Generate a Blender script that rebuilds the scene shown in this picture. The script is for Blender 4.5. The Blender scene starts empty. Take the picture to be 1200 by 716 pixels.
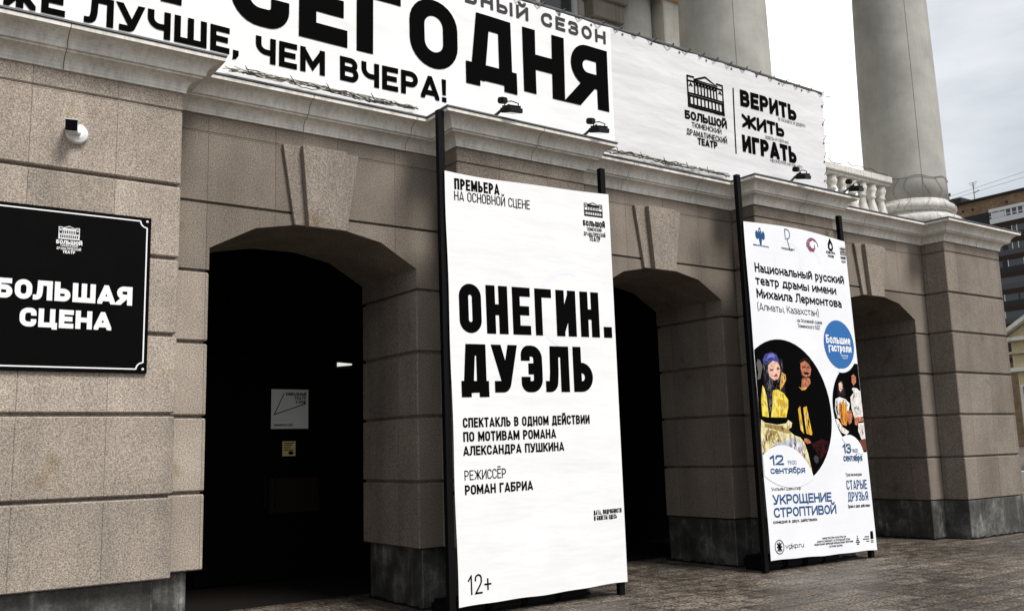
import bpy, bmesh, math, random
from math import sin, cos, pi, radians
from mathutils import Vector, Matrix, noise
random.seed(7)
SC = bpy.context.scene
COL = SC.collection

# ------------------------------------------------------------------ camera
cam_d = bpy.data.cameras.new('camera'); cam = bpy.data.objects.new('camera', cam_d); COL.objects.link(cam)
SC.camera = cam
YAW, PITCH, ROLL = radians(35.85995), radians(8.71771), radians(-1.57405)
fw = Vector((sin(YAW)*cos(PITCH), cos(YAW)*cos(PITCH), sin(PITCH)))
rt = Vector((cos(YAW), -sin(YAW), 0)); up = rt.cross(fw)
r2 = rt*cos(ROLL)+up*sin(ROLL); u2 = -rt*sin(ROLL)+up*cos(ROLL)
m = Matrix((r2, u2, -fw)).transposed().to_4x4(); m.translation = Vector((0, -8.70488, 1.6))
cam.matrix_world = m
cam_d.sensor_fit = 'HORIZONTAL'; cam_d.sensor_width = 36.0; cam_d.lens = 36.0*1107.72254/1200
cam_d.clip_start = 0.1; cam_d.clip_end = 3000

# ------------------------------------------------------------------ sky, sun, exposure
SUN_EL, SUN_AZ = radians(52), radians(165)      # azimuth clockwise from +Y (north)
w = bpy.data.worlds.new('World'); SC.world = w; w.use_nodes = True
nt = w.node_tree; N = nt.nodes; L = nt.links
bg = N['Background']; bg.inputs['Strength'].default_value = 0.07
sky = N.new('ShaderNodeTexSky'); sky.sky_type = 'NISHITA'; sky.sun_disc = False
sky.sun_elevation = SUN_EL; sky.sun_rotation = SUN_AZ; sky.dust_density = 3.0
tc = N.new('ShaderNodeTexCoord')
mp = N.new('ShaderNodeMapping'); mp.inputs['Scale'].default_value = (1.6, 1.6, 5.0); mp.inputs['Location'].default_value = (2.1, 0.4, 0.3)
L.new(tc.outputs['Generated'], mp.inputs[0])
nz = N.new('ShaderNodeTexNoise'); nz.inputs['Scale'].default_value = 1.7; nz.inputs['Detail'].default_value = 7; nz.inputs['Roughness'].default_value = 0.52
L.new(mp.outputs[0], nz.inputs['Vector'])
# cloud deck is thinner and brighter towards the north-east, thicker to the east
dt = N.new('ShaderNodeVectorMath'); dt.operation = 'DOT_PRODUCT'
dt.inputs[1].default_value = (0.585, 0.70, 0.40)
L.new(tc.outputs['Generated'], dt.inputs[0])
mr = N.new('ShaderNodeMapRange'); mr.inputs['From Min'].default_value = 0.935; mr.inputs['From Max'].default_value = 0.995
mr.inputs['To Min'].default_value = -0.08; mr.inputs['To Max'].default_value = 0.42
L.new(dt.outputs['Value'], mr.inputs[0])
ad = N.new('ShaderNodeMath'); ad.operation = 'ADD'; L.new(nz.outputs[0], ad.inputs[0]); L.new(mr.outputs[0], ad.inputs[1])
cr = N.new('ShaderNodeValToRGB')
e = cr.color_ramp.elements
e[0].position = 0.34; e[0].color = (3.8, 4.0, 4.25, 1)
e[1].position = 0.74; e[1].color = (11.5, 11.6, 11.6, 1)
k = e.new(0.52); k.color = (5.3, 5.42, 5.55, 1)
L.new(ad.outputs[0], cr.inputs[0])
mx = N.new('ShaderNodeMix'); mx.data_type = 'RGBA'; mx.inputs['Factor'].default_value = 0.88
L.new(sky.outputs[0], mx.inputs['A']); L.new(cr.outputs[0], mx.inputs['B'])
L.new(mx.outputs['Result'], bg.inputs['Color'])
sd = bpy.data.lights.new('sun', 'SUN'); sd.energy = 1.5; sd.angle = radians(18); sd.color = (1.0, 0.965, 0.92)
so = bpy.data.objects.new('sun', sd); COL.objects.link(so)
sdir = Vector((sin(SUN_AZ)*cos(SUN_EL), cos(SUN_AZ)*cos(SUN_EL), sin(SUN_EL)))
so.rotation_euler = sdir.to_track_quat('Z', 'Y').to_euler(); so.location = (0, -30, 40)
vs = SC.view_settings; vs.view_transform = 'Standard'; vs.look = 'None'; vs.exposure = 1.3; vs.gamma = 1.0; vs.use_curve_mapping = False

# ------------------------------------------------------------------ materials
def lin(*c):
    return tuple(((v/255)/12.92 if v/255 <= .04045 else ((v/255+.055)/1.055)**2.4) for v in c)+(1,)
def mat(name, col, rough=.8, spec=.3, metal=0.0):
    m = bpy.data.materials.new(name); m.use_nodes = True
    b = m.node_tree.nodes['Principled BSDF']
    b.inputs['Base Color'].default_value = col; b.inputs['Roughness'].default_value = rough
    b.inputs['Specular IOR Level'].default_value = spec; b.inputs['Metallic'].default_value = metal
    return m
class G:
    """tiny node helper"""
    def __init__(s, m): s.m = m; s.t = m.node_tree; s.b = s.t.nodes['Principled BSDF']; s.pos = s.n('ShaderNodeNewGeometry').outputs['Position']
    def n(s, t): return s.t.nodes.new(t)
    def l(s, a, b): s.t.links.new(a, b)
    def noise(s, scale, detail=3, rough=.55, vec=None, stretch=None):
        x = s.n('ShaderNodeTexNoise'); x.inputs['Scale'].default_value = scale; x.inputs['Detail'].default_value = detail; x.inputs['Roughness'].default_value = rough
        v = vec or s.pos
        if stretch:
            mm = s.n('ShaderNodeMapping'); mm.inputs['Scale'].default_value = stretch; s.l(v, mm.inputs[0]); v = mm.outputs[0]
        s.l(v, x.inputs['Vector']); return x.outputs[0]
    def ramp(s, f, stops):
        r = s.n('ShaderNodeValToRGB'); e = r.color_ramp.elements
        while len(e) < len(stops): e.new(.5)
        for q, (p, c) in zip(e, stops): q.position = p; q.color = c if len(c) == 4 else c+(1,)
        s.l(f, r.inputs[0]); return r.outputs[0]
    def mul(s, a, b, fac=1.0, mode='MULTIPLY'):
        x = s.n('ShaderNodeMix'); x.data_type = 'RGBA'; x.blend_type = mode; x.inputs['Factor'].default_value = fac
        s.l(a, x.inputs['A'])
        if hasattr(b, 'is_linked'): s.l(b, x.inputs['B'])
        else: x.inputs['B'].default_value = b
        return x.outputs['Result']
    def bump(s, h, st, dist):
        x = s.n('ShaderNodeBump'); x.inputs['Strength'].default_value = st; x.inputs['Distance'].default_value = dist
        s.l(h, x.inputs['Height']); s.l(x.outputs[0], s.b.inputs['Normal'])
    def col(s, c): s.l(c, s.b.inputs['Base Color'])
g1 = lambda v: (v, v, v, 1)

def stone(name, tint, panel=True):
    m = mat(name, tint, .88, .25); g = G(m)
    sp = g.noise(84, 4, .8)
    base = g.ramp(sp, [(.36, tuple(c*.40 for c in tint[:3])), (.50, tint[:3]), (.65, tuple(min(.8, c*1.8) for c in tint[:3]))])
    big = g.ramp(g.noise(1.1, 5, .6), [(.3, g1(.78)), (.7, g1(1.16))])
    c = g.mul(base, big)
    strk = g.ramp(g.noise(1.0, 4, .6, stretch=(3.2, 3.2, .35)), [(.36, g1(.74)), (.62, g1(1.06))])
    c = g.mul(c, strk, .55)
    spot = g.ramp(g.noise(2.3, 2, .5), [(.66, g1(1)), (.76, (.74, .69, .55, 1))]); c = g.mul(c, spot)
    if panel:
        sx = g.n('ShaderNodeSeparateXYZ'); g.l(g.pos, sx.inputs[0])
        a = g.n('ShaderNodeMath'); a.operation = 'ADD'; g.l(sx.outputs[0], a.inputs[0]); g.l(sx.outputs[1], a.inputs[1])
        cb = g.n('ShaderNodeCombineXYZ'); g.l(a.outputs[0], cb.inputs[0])
        z = g.n('ShaderNodeMath'); z.operation = 'SUBTRACT'; z.inputs[1].default_value = .6237; g.l(sx.outputs[2], z.inputs[0]); g.l(z.outputs[0], cb.inputs[1])
        br = g.n('ShaderNodeTexBrick'); br.offset = 0.0; br.squash = 1.0
        br.inputs['Scale'].default_value = 1; br.inputs['Brick Width'].default_value = .67; br.inputs['Row Height'].default_value = .675
        br.inputs['Mortar Size'].default_value = .0035; br.inputs['Mortar Smooth'].default_value = .2; br.inputs['Bias'].default_value = 0
        br.inputs['Color1'].default_value = g1(.84); br.inputs['Color2'].default_value = g1(1.13); br.inputs['Mortar'].default_value = g1(.5)
        mm = g.n('ShaderNodeMapping'); mm.inputs['Location'].default_value = (-.09, 0, 0); g.l(cb.outputs[0], mm.inputs[0]); g.l(mm.outputs[0], br.inputs['Vector'])
        c = g.mul(c, br.outputs['Color'])
    g.col(c); g.bump(sp, .55, .006); return m
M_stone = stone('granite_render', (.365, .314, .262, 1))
M_stone_d = stone('granite_render_shaded', (.205, .174, .143, 1))  # darker copy of the same stone, with shade of the recessed walls in its colour
M_key = stone('keystone_render', (.25, .214, .178, 1), False)

def plinth_mat():
    m = mat('plinth_granite', (.07, .07, .065, 1), .5, .4); g = G(m)
    c = g.ramp(g.noise(3.2, 6, .65), [(.32, (.022, .022, .02)), (.52, (.06, .06, .055)), (.70, (.17, .17, .16))])
    c = g.mul(c, g.ramp(g.noise(60, 2), [(.35, g1(.75)), (.65, g1(1.2))]))
    sc = g.ramp(g.noise(2.0, 3, .6, stretch=(9, 9, .7)), [(.55, g1(1)), (.68, g1(1.9))]); c = g.mul(c, sc)
    g.col(c); g.bump(g.noise(14, 4), .3, .01); return m
M_plinth = plinth_mat()

def plaster(name, tint, streak=.5, rough=.75, dirtf=.4):
    m = mat(name, tint, rough, .3); g = G(m)
    c = g.ramp(g.noise(1.7, 6, .6), [(.3, tuple(v*.74 for v in tint[:3])), (.62, tint[:3]), (.8, tuple(min(.85, v*1.1) for v in tint[:3]))])
    st = g.ramp(g.noise(1.0, 5, .65, stretch=(26, 26, 1.3)), [(.36, (.56, .53, .48, 1)), (.56, g1(1))]); c = g.mul(c, st, streak)
    dirt = g.ramp(g.noise(9, 5, .7), [(.32, (.62, .58, .5, 1)), (.45, g1(1))]); c = g.mul(c, dirt, dirtf)
    g.col(c); g.bump(g.noise(30, 4), .25, .006); return m
M_cornice = plaster('cornice_plaster', (.82, .80, .745, 1), .42, dirtf=.22)
M_column = plaster('column_plaster', (.40, .393, .36, 1), .12, dirtf=.10)
M_bal = plaster('baluster_plaster', (.66, .645, .61, 1), .7)
M_base = plaster('column_base_plaster', (.62, .61, .58, 1), .5)
M_upper = plaster('upper_wall_plaster', (.62, .60, .54, 1), .3, dirtf=.15)
M_casing = plaster('casing_stone', (.22, .205, .17, 1), .7)

def vinyl(name, tint, wr=0.0, rough=.42):
    m = mat(name, tint, rough, .25); g = G(m)
    c = g.ramp(g.noise(1.6, 3, .5), [(.35, tuple(v*.95 for v in tint[:3])), (.65, tint[:3])]); g.col(c)
    if wr: g.bump(g.noise(1.0, 3, .5, stretch=(.8, .8, 3.2)), wr, .05)
    return m
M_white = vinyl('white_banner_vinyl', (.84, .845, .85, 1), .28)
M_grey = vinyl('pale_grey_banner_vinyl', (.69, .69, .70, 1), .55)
M_coolw = vinyl('cool_white_banner_vinyl', (.82, .835, .87, 1), .10)
INK = {k: mat('ink_'+n, c, .8, .02) for k, n, c in [
    ('k', 'black', (.0022, .0022, .0025, 1)), ('w', 'white', (.85, .85, .86, 1)), ('g', 'grey', (.06, .06, .065, 1)), ('n', 'navy', lin(48, 84, 128)),
    ('blue', 'blue', lin(58, 108, 168)), ('black2', 'deep_black', (.0018, .0018, .002, 1)), ('hair', 'dark_hair', lin(34, 31, 42)), ('turban', 'violet', lin(66, 70, 128)),
    ('turbanl', 'light_violet', lin(110, 115, 190)), ('plume', 'plume_grey', lin(96, 92, 92)), ('skin', 'skin', lin(222, 178, 158)), ('skind', 'skin_shadow', lin(110, 66, 54)),
    ('skinm', 'skin_warm', lin(176, 112, 84)), ('lip', 'red', lin(170, 40, 50)), ('gold', 'gold', lin(196, 150, 70)), ('gold2', 'amber', lin(222, 170, 50)),
    ('yellow', 'yellow', lin(228, 200, 70)), ('yellowd', 'ochre', lin(196, 160, 50)), ('cream', 'cream', lin(214, 200, 150)), ('creamd', 'khaki', lin(150, 130, 80)),
    ('silver', 'silver', lin(172, 176, 184)), ('hat', 'brown', lin(34, 22, 18)), ('maroon', 'maroon', lin(52, 20, 24)), ('steel', 'steel', lin(60, 62, 70)),
    ('orange', 'orange', lin(206, 132, 48)), ('white', 'shirt_white', lin(226, 222, 216)), ('ghost', 'faded_grey', (.79, .80, .835, 1)), ('red', 'signal_red', lin(196, 70, 60))]}
for k in ('hair','turban','skin','skinm','gold','gold2','yellow','cream','silver','hat','maroon','orange','white','creamd'):
    g = G(INK[k]); c0 = tuple(g.b.inputs['Base Color'].default_value)
    st_ = (34, 34, 9) if k in ('yellow', 'cream', 'silver', 'orange', 'white', 'gold2', 'hair', 'creamd') else (26, 26, 24)
    g.col(g.ramp(g.noise(1.0, 4, .65, stretch=st_), [(.30, tuple(v*.30 for v in c0[:3])), (.48, c0), (.68, tuple(min(.85, v*1.45) for v in c0[:3]))]))
M_black = mat('black_painted_steel', (.005, .005, .0055, 1), .5, .22)
def enamel():
    m = mat('black_enamel', (.0018, .0018, .002, 1), .4, .05); g = G(m)
    g.l(g.ramp(g.noise(5, 4), [(.3, g1(.26)), (.7, g1(.42))]), g.b.inputs['Roughness']); return m
M_enamel = enamel()
def scuffed():
    m = mat('scuffed_black_steel', (.004, .004, .004, 1), .6, .10); g = G(m)
    g.col(g.ramp(g.noise(11, 5, .7), [(.64, (.003, .003, .0033)), (.78, (.05, .05, .052))])); return m
M_post = scuffed()
M_whiteplastic = mat('white_plastic', (.78, .79, .80, 1), .35, .5)
M_glass = mat('dark_window_glass', (.05, .06, .07, 1), .08, .6)
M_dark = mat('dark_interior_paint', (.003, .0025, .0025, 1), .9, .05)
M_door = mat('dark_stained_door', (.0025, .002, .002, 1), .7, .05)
M_brown = mat('brown_door_panel', (.012, .005, .003, 1), .6, .2)
M_paper = mat('laminated_paper', (.82, .84, .82, 1), .5, .3)
M_ypaper = mat('yellow_paper', (.75, .62, .28, 1), .5, .3)
M_wire = mat('pale_cable', (.42, .40, .34, 1), .6, .3)
M_wired = mat('dark_cable', (.05, .045, .04, 1), .6, .3)
M_net = mat('grey_net_cable', (.14, .13, .12, 1), .6, .3)
M_metal = mat('galvanised_tube', (.25, .25, .25, 1), .4, .5, .7)
M_alu = mat('dull_aluminium', (.12, .12, .125, 1), .45, .4, .3)

def paving():
    m = mat('granite_paving', (.2, .17, .14, 1), .5, .3); g = G(m)
    br = g.n('ShaderNodeTexBrick'); br.offset = .5
    for k_, v in (('Scale', 1), ('Brick Width', .6), ('Row Height', .3), ('Mortar Size', .014), ('Mortar Smooth', .3)): br.inputs[k_].default_value = v
    br.inputs['Color1'].default_value = g1(.68); br.inputs['Color2'].default_value = g1(1.2); br.inputs['Mortar'].default_value = g1(.30)
    g.l(g.pos, br.inputs['Vector'])
    fine = g.noise(34, 5, .75); med = g.noise(5.5, 5, .65)
    c = g.ramp(fine, [(.36, (.035, .027, .020)), (.50, (.125, .100, .078)), (.63, (.42, .37, .315))])
    c = g.mul(c, g.ramp(med, [(.34, g1(.50)), (.64, g1(1.3))])); c = g.mul(c, br.outputs['Color'])
    wet = g.ramp(g.noise(.9, 4, .6), [(.42, (.60, .57, .53, 1)), (.58, g1(1))]); c = g.mul(c, wet, .8); c = g.mul(c, g.ramp(g.noise(.35, 4, .6), [(.35, g1(.62)), (.65, g1(1.05))]))
    g.col(c)
    g.l(g.ramp(med, [(.4, g1(.38)), (.62, g1(.8))]), g.b.inputs['Roughness'])
    g.bump(g.mul(fine, br.outputs['Color']), .7, .012); return m
M_pave = paving()

# ------------------------------------------------------------------ mesh helpers
def link(name, me, material, parent=None):
    o = bpy.data.objects.new(name, me); COL.objects.link(o)
    if material is not None and not me.materials: me.materials.append(material)
    if parent is not None: o.parent = parent
    return o
def from_bm(name, bm, material, parent=None, bevel=0, smooth=False, seg=1, origin=None):
    if bevel: bmesh.ops.bevel(bm, geom=list(bm.edges), offset=bevel, segments=seg, affect='EDGES', clamp_overlap=True)
    bmesh.ops.recalc_face_normals(bm, faces=bm.faces)
    if smooth:
        for f in bm.faces: f.smooth = True
    me = bpy.data.meshes.new(name); bm.to_mesh(me); bm.free()
    return link(name, me, material, parent)
def box(bm, x0, x1, y0, y1, z0, z1):
    v = [bm.verts.new(p) for p in ((x0,y0,z0),(x1,y0,z0),(x1,y1,z0),(x0,y1,z0),(x0,y0,z1),(x1,y0,z1),(x1,y1,z1),(x0,y1,z1))]
    for q in ((0,1,2,3),(4,5,6,7),(0,1,5,4),(1,2,6,5),(2,3,7,6),(3,0,4,7)): bm.faces.new([v[i] for i in q])
def obox(bm, c, ax, ay, az, hx, hy, hz):
    """box with its own axes"""
    v = []
    for sz in (-1, 1):
        for sx, sy in ((-1,-1),(1,-1),(1,1),(-1,1)): v.append(bm.verts.new(c+ax*hx*sx+ay*hy*sy+az*hz*sz))
    for q in ((0,1,2,3),(4,5,6,7),(0,1,5,4),(1,2,6,5),(2,3,7,6),(3,0,4,7)): bm.faces.new([v[i] for i in q])
def prism(bm, outline, y0, y1):
    """outline in XZ, extruded along Y"""
    a = [bm.verts.new((x, y0, z)) for x, z in outline]; b = [bm.verts.new((x, y1, z)) for x, z in outline]
    n = len(a); bm.faces.new(a); bm.faces.new(b[::-1])
    for i in range(n): bm.faces.new((a[i], a[(i+1) % n], b[(i+1) % n], b[i]))
def tube(bm, pts, r, n=6):
    pts = [Vector(p) for p in pts]; rings = []
    for i, p in enumerate(pts):
        t = (pts[min(i+1, len(pts)-1)]-pts[max(i-1, 0)])
        if t.length < 1e-9: t = Vector((0, 0, 1))
        t.normalize(); a = t.orthogonal().normalized() if i == 0 else (pa-t*pa.dot(t)).normalized()
        pa = a; b = t.cross(a)
        rings.append([bm.verts.new(p+(a*cos(2*pi*k/n)+b*sin(2*pi*k/n))*r) for k in range(n)])
    for q, s in zip(rings, rings[1:]):
        for k in range(n): bm.faces.new((q[k], q[(k+1) % n], s[(k+1) % n], s[k]))
    bm.faces.new(rings[0][::-1]); bm.faces.new(rings[-1])
def lathe(bm, c, prof, n=32):
    """prof: (r, z) from bottom to top"""
    rings = [[bm.verts.new((c[0]+r*cos(2*pi*k/n), c[1]+r*sin(2*pi*k/n), c[2]+z)) for k in range(n)] for r, z in prof]
    for q, s in zip(rings, rings[1:]):
        for k in range(n): bm.faces.new((q[k], q[(k+1) % n], s[(k+1) % n], s[k]))
    bm.faces.new(rings[0][::-1]); bm.faces.new(rings[-1])
def thing(name, label, cat, loc, group=None):
    o = bpy.data.objects.new(name, None); COL.objects.link(o); o.location = loc; o.empty_display_size = .2
    o['label'] = label; o['category'] = cat
    if group: o['group'] = group
    bpy.context.view_layer.update(); return o
def adopt(o, parent):
    """parent keeping world coordinates of mesh data written in world space"""
    o.parent = parent; o.matrix_parent_inverse = Matrix.Translation(-Vector(parent.location)); return o
def W(name, bm, material, parent, **k):
    o = from_bm(name, bm, material, None, **k)
    if parent.type == 'EMPTY': adopt(o, parent)
    else: o.parent = parent
    return o

# ------------------------------------------------------------------ lettering: monoline Cyrillic capitals built from strokes
BIG = 9
O_ = [[(0,0,BIG),(0,1,BIG),(1,1,BIG),(1,0,BIG),'c']]
GL = {   # glyph: (width, strokes). stroke = points (x, y[, corner radius]); flags: 'c' closed, '/' clipped to the cap band
 'А': (.70, [[(0,0),(.5,1.06),(1,0),'/'],[(.2,.2),(.8,.2)]]),
 'Б': (.62, [[(.93,1),(0,1),(0,0),(1,0,BIG),(1,.56,BIG),(0,.56)]]),
 'В': (.63, [[(0,.53),(.93,.53,BIG),(.93,1,BIG),(0,1),(0,0),(1,0,BIG),(1,.53,BIG),(.5,.53)]]),
 'Г': (.54, [[(0,-.3),(0,1),(1,1)]]),
 'Д': (.74, [[(.13,0),(.27,1),(.87,1),(.87,0)],[(0,0),(1,0)],[(0,0),(0,-.12)],[(1,0),(1,-.12)]]),
 'Е': (.56, [[(1,1),(0,1),(0,0),(1,0)],[(0,.51),(.88,.51)]]),
 'Ж': (.98, [[(.5,-.2),(.5,1.2),'/'],[(0,1),(.45,.5),(0,0),'/'],[(1,1),(.55,.5),(1,0),'/'],[(.35,.5),(.65,.5)]]),
 'З': (.60, [[(0,.86),(0,1,BIG),(.96,1,BIG),(.96,.53,BIG),(.3,.53)],[(.3,.53),(1,.53,BIG),(1,0,BIG),(0,0,BIG),(0,.16)]]),
 'И': (.66, [[(0,-.3),(0,1.3),'/'],[(1,-.3),(1,1.3),'/'],[(0,0),(1,1),'/']]),
 'К': (.64, [[(0,-.3),(0,1.3),'/'],[(1,1),(.12,.42),'/'],[(.36,.60),(1,0),'/']]),
 'Л': (.68, [[(-.1,0),(.14,0,.2),(.22,.4,.5),(.25,1),(1,1),(1,-.3),'/']]),
 'М': (.80, [[(0,-.3),(0,1.3),'/'],[(1,-.3),(1,1.3),'/'],[(0,1),(.5,.22),(1,1),'/']]),
 'Н': (.65, [[(0,-.3),(0,1.3),'/'],[(1,-.3),(1,1.3),'/'],[(0,.5),(1,.5)]]),
 'О': (.64, O_),
 'П': (.64, [[(0,-.3),(0,1),(1,1),(1,-.3),'/']]),
 'Р': (.61, [[(0,-.3),(0,1),(1,1,BIG),(1,.42,BIG),(0,.42),'/']]),
 'С': (.62, [[(1,.80),(1,1,BIG),(0,1,BIG),(0,0,BIG),(1,0,BIG),(1,.20)]]),
 'Т': (.60, [[(0,1),(1,1),'x'],[(.5,-.3),(.5,1),'/']]),
 'У': (.66, [[(0,1),(.52,.22),'/'],[(1,1),(.56,.06,.2),(.44,0,.2),(.08,0),'/']]),
 'Ф': (.84, [[(0,.15,BIG),(0,.88,BIG),(1,.88,BIG),(1,.15,BIG),'c'],[(.5,-.2),(.5,1.2),'/']]),
 'Х': (.66, [[(0,0),(1,1),'/'],[(0,1),(1,0),'/']]),
 'Ц': (.70, [[(0,1.3),(0,0),(.86,0),(.86,1.3),'/'],[(.86,0),(1.0,0)],[(1.02,0),(1.02,-.14)]]),
 'Ч': (.61, [[(0,1.3),(0,.40,.3),(1,.40),'/'],[(1,-.3),(1,1.3),'/']]),
 'Ш': (.90, [[(0,1.3),(0,0),(1,0),(1,1.3),'/'],[(.5,0),(.5,1.3),'/']]),
 'Щ': (.96, [[(0,1.3),(0,0),(.9,0),(.9,1.3),'/'],[(.45,0),(.45,1.3),'/'],[(.9,0),(1.0,0)],[(1.02,0),(1.02,-.14)]]),
 'Ы': (.86, [[(0,1.3),(0,0),(.62,0,BIG),(.62,.54,BIG),(0,.54),'/'],[(1,-.3),(1,1.3),'/']]),
 'Ь': (.61, [[(0,1.3),(0,0),(1,0,BIG),(1,.54,BIG),(0,.54),'/']]),
 'Э': (.62, [[(0,.88),(0,1,BIG),(1,1,BIG),(1,0,BIG),(0,0,BIG),(0,.12)],[(.58,.5),(1,.5)]]),
 'Ю': (.90, [[(0,-.3),(0,1.3),'/'],[(0,.5),(.36,.5)],[(.36,0,BIG),(.36,1,BIG),(1,1,BIG),(1,0,BIG),'c']]),
 'Я': (.63, [[(1,-.3),(1,1),(0,1,BIG),(0,.42,BIG),(1,.42),'/'],[(0,0),(.5,.36),'/']]),
 '0': (.58, O_), '1': (.36, [[(0,.74),(.85,1),(.85,-.3),'/']]),
 '2': (.56, [[(0,.72),(0,1,BIG),(1,1,BIG),(1,.56,.3),(0,0),(1.05,0)]]),
 '3': (.56, [[(0,.80),(0,1,BIG),(1,1,BIG),(1,.53,BIG),(.35,.53)],[(.35,.53),(1,.53,BIG),(1,0,BIG),(0,0,BIG),(0,.16)]]),
 '5': (.56, [[(.95,1),(.08,1),(.04,.6),(1,.62,BIG),(1,0,BIG),(0,0,BIG),(0,.2)]]),
 '8': (.58, [[(.04,.53,BIG),(.04,1,BIG),(.96,1,BIG),(.96,.53,BIG),'c'],[(0,0,BIG),(0,.53,BIG),(1,.53,BIG),(1,0,BIG),'c']]),
 '9': (.58, [[(.95,.45),(0,.45,BIG),(0,1,BIG),(1,1,BIG),(1,.3,.3),(.4,-.1),'/']]),
 '+': (.56, [[(0,.42),(1,.42)],[(.5,.14),(.5,.70)]]),
 '(': (.24, [[(1,1.15),(0,.8,.4),(0,.1,.4),(1,-.2)]]), ')': (.24, [[(0,1.15),(1,.8,.4),(1,.1,.4),(0,-.2)]]),
 ' ': (.30, []),
}
LOWER = {
 'а': (.56, [[(.06,1),(1,1,.5),(1,-.3),'/'],[(1,.56),(0,.56,BIG),(0,0,BIG),(1,0)]]),
 'б': (.58, [[(.95,1.42),(0,1.30,.4),(0,0,BIG),(1,0,BIG),(1,.92,BIG),(0,.92)]]),
 'е': (.58, [[(0,.48),(1,.48),(1,1,BIG),(0,1,BIG),(0,0,BIG),(.95,0)]]),
 'р': (.58, [[(0,-.42),(0,1),(1,1,BIG),(1,0,BIG),(0,0)]]),
 'у': (.58, [[(0,1),(.5,.06),'/'],[(1,1),(.52,-.2,.2),(.4,-.38,.2),(.08,-.38)]]),
 'k': (.56, [[(0,-.3),(0,1.45)],[(1,1),(.1,.42),'/'],[(.36,.60),(1,0),'/']]),
 'v': (.56, [[(0,1),(.5,0),'/'],[(1,1),(.5,0),'/']]),
 'g': (.58, [[(1,1),(0,1,BIG),(0,0,BIG),(1,0)],[(1,1),(1,-.4,BIG),(.05,-.4)]]),
 'r': (.36, [[(0,-.3),(0,1.3),'/'],[(0,.8),(.3,1,.2),(1,1)]]),
 'u': (.58, [[(0,1.3),(0,0,BIG),(1,0,BIG),(1,1.3),'/'],[(1,-.3),(1,.5),'/']]),
}
LOWER['p'] = LOWER['р']
def fillet(pts, closed):
    P = [Vector(p[:2]) for p in pts]; R = [p[2] if len(p) > 2 else 0 for p in pts]; n = len(P); out = []
    for i in range(n):
        if R[i] == 0 or (not closed and i in (0, n-1)): out.append(P[i]); continue
        a, b = P[i-1], P[(i+1) % n]
        la, lb = (a-P[i]).length, (b-P[i]).length
        if la < 1e-6 or lb < 1e-6: out.append(P[i]); continue
        da, db = (a-P[i])/la, (b-P[i])/lb
        fa = closed or (i-1 > 0); fb = closed or (i+1 < n-1)
        la *= .5 if (R[i-1] and fa) else .98; lb *= .5 if (R[(i+1) % n] and fb) else .98
        ang = da.angle(db); th = math.tan(ang/2)
        d = min(R[i]/max(th, 1e-3), la, lb); r = d*th
        c = P[i]+(da+db).normalized()*(d/max(cos(ang/2), 1e-3))
        s, t = P[i]+da*d, P[i]+db*d
        a0 = math.atan2(s.y-c.y, s.x-c.x); a1 = math.atan2(t.y-c.y, t.x-c.x); dl = (a1-a0+pi) % (2*pi)-pi
        for k in range(8): q = a0+dl*k/7; out.append(c+Vector((cos(q), sin(q)))*r)
    res = [out[0]]
    for p in out[1:]:
        if (p-res[-1]).length > 1e-5: res.append(p)
    if closed and (res[0]-res[-1]).length < 1e-5: res.pop()
    return res
def clip(poly, axis, val, keep_less):
    out = []
    for i in range(len(poly)):
        a, b = poly[i], poly[(i+1) % len(poly)]
        ia = (a[axis] <= val) if keep_less else (a[axis] >= val); ib = (b[axis] <= val) if keep_less else (b[axis] >= val)
        if ia: out.append(a)
        if ia != ib: t = (val-a[axis])/(b[axis]-a[axis]); out.append(a.lerp(b, t))
    return out
def stroke(pts, wd, closed=False, ext=0.0, big=False, top=1.0):
    P = fillet(pts, closed); n = len(P)
    if ext and not closed:
        P = P[:]
        for i, j in ((0, 1), (-1, -2)):
            d = (P[i]-P[j]).normalized(); edge = P[i].y < ext*1.1+1e-4 or P[i].y > top-ext*1.1-1e-4; P[i] = P[i]+d*(ext*2.4 if big and edge and abs(d.y) > .3 else ext)
    Ls, Rs = [], []
    for i in range(n):
        a = P[i-1] if (closed or i > 0) else None; b = P[(i+1) % n] if (closed or i < n-1) else None
        d1 = (P[i]-a).normalized() if a is not None else None; d2 = (b-P[i]).normalized() if b is not None else None
        d1 = d1 if d1 is not None else d2; d2 = d2 if d2 is not None else d1
        nrm = Vector((-d1.y-d2.y, d1.x+d2.x))
        if nrm.length < 1e-6: nrm = Vector((-d1.y, d1.x))
        nrm.normalize(); kk = 1/max(.34, nrm.dot(Vector((-d1.y, d1.x))))
        Ls.append(P[i]+nrm*wd/2*kk); Rs.append(P[i]-nrm*wd/2*kk)
    rng = range(n if closed else n-1)
    return [[Ls[i], Rs[i], Rs[(i+1) % n], Ls[(i+1) % n]] for i in rng]
def glyph(ch):
    up_ = ch.upper(); extra = []
    if ch in 'ЁёЙй': base = {'Ё': 'Е', 'Й': 'И'}[up_]; base = base if ch == up_ else base.lower()
    else: base = ch
    low = base != base.upper() or base in LOWER
    if base in LOWER: wd, st = LOWER[base]
    elif base.upper() in GL: wd, st = GL[base.upper()]
    else: wd, st = (.0, [])
    if up_ == 'Й': extra = [[(.24,1.36),(.3,1.2,.2),(.7,1.2,.2),(.76,1.36)]]
    if up_ == 'Ё': extra = [[(.12,1.28),(.38,1.28)],[(.62,1.28),(.88,1.28)]]
    return wd, list(st)+extra, low
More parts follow.
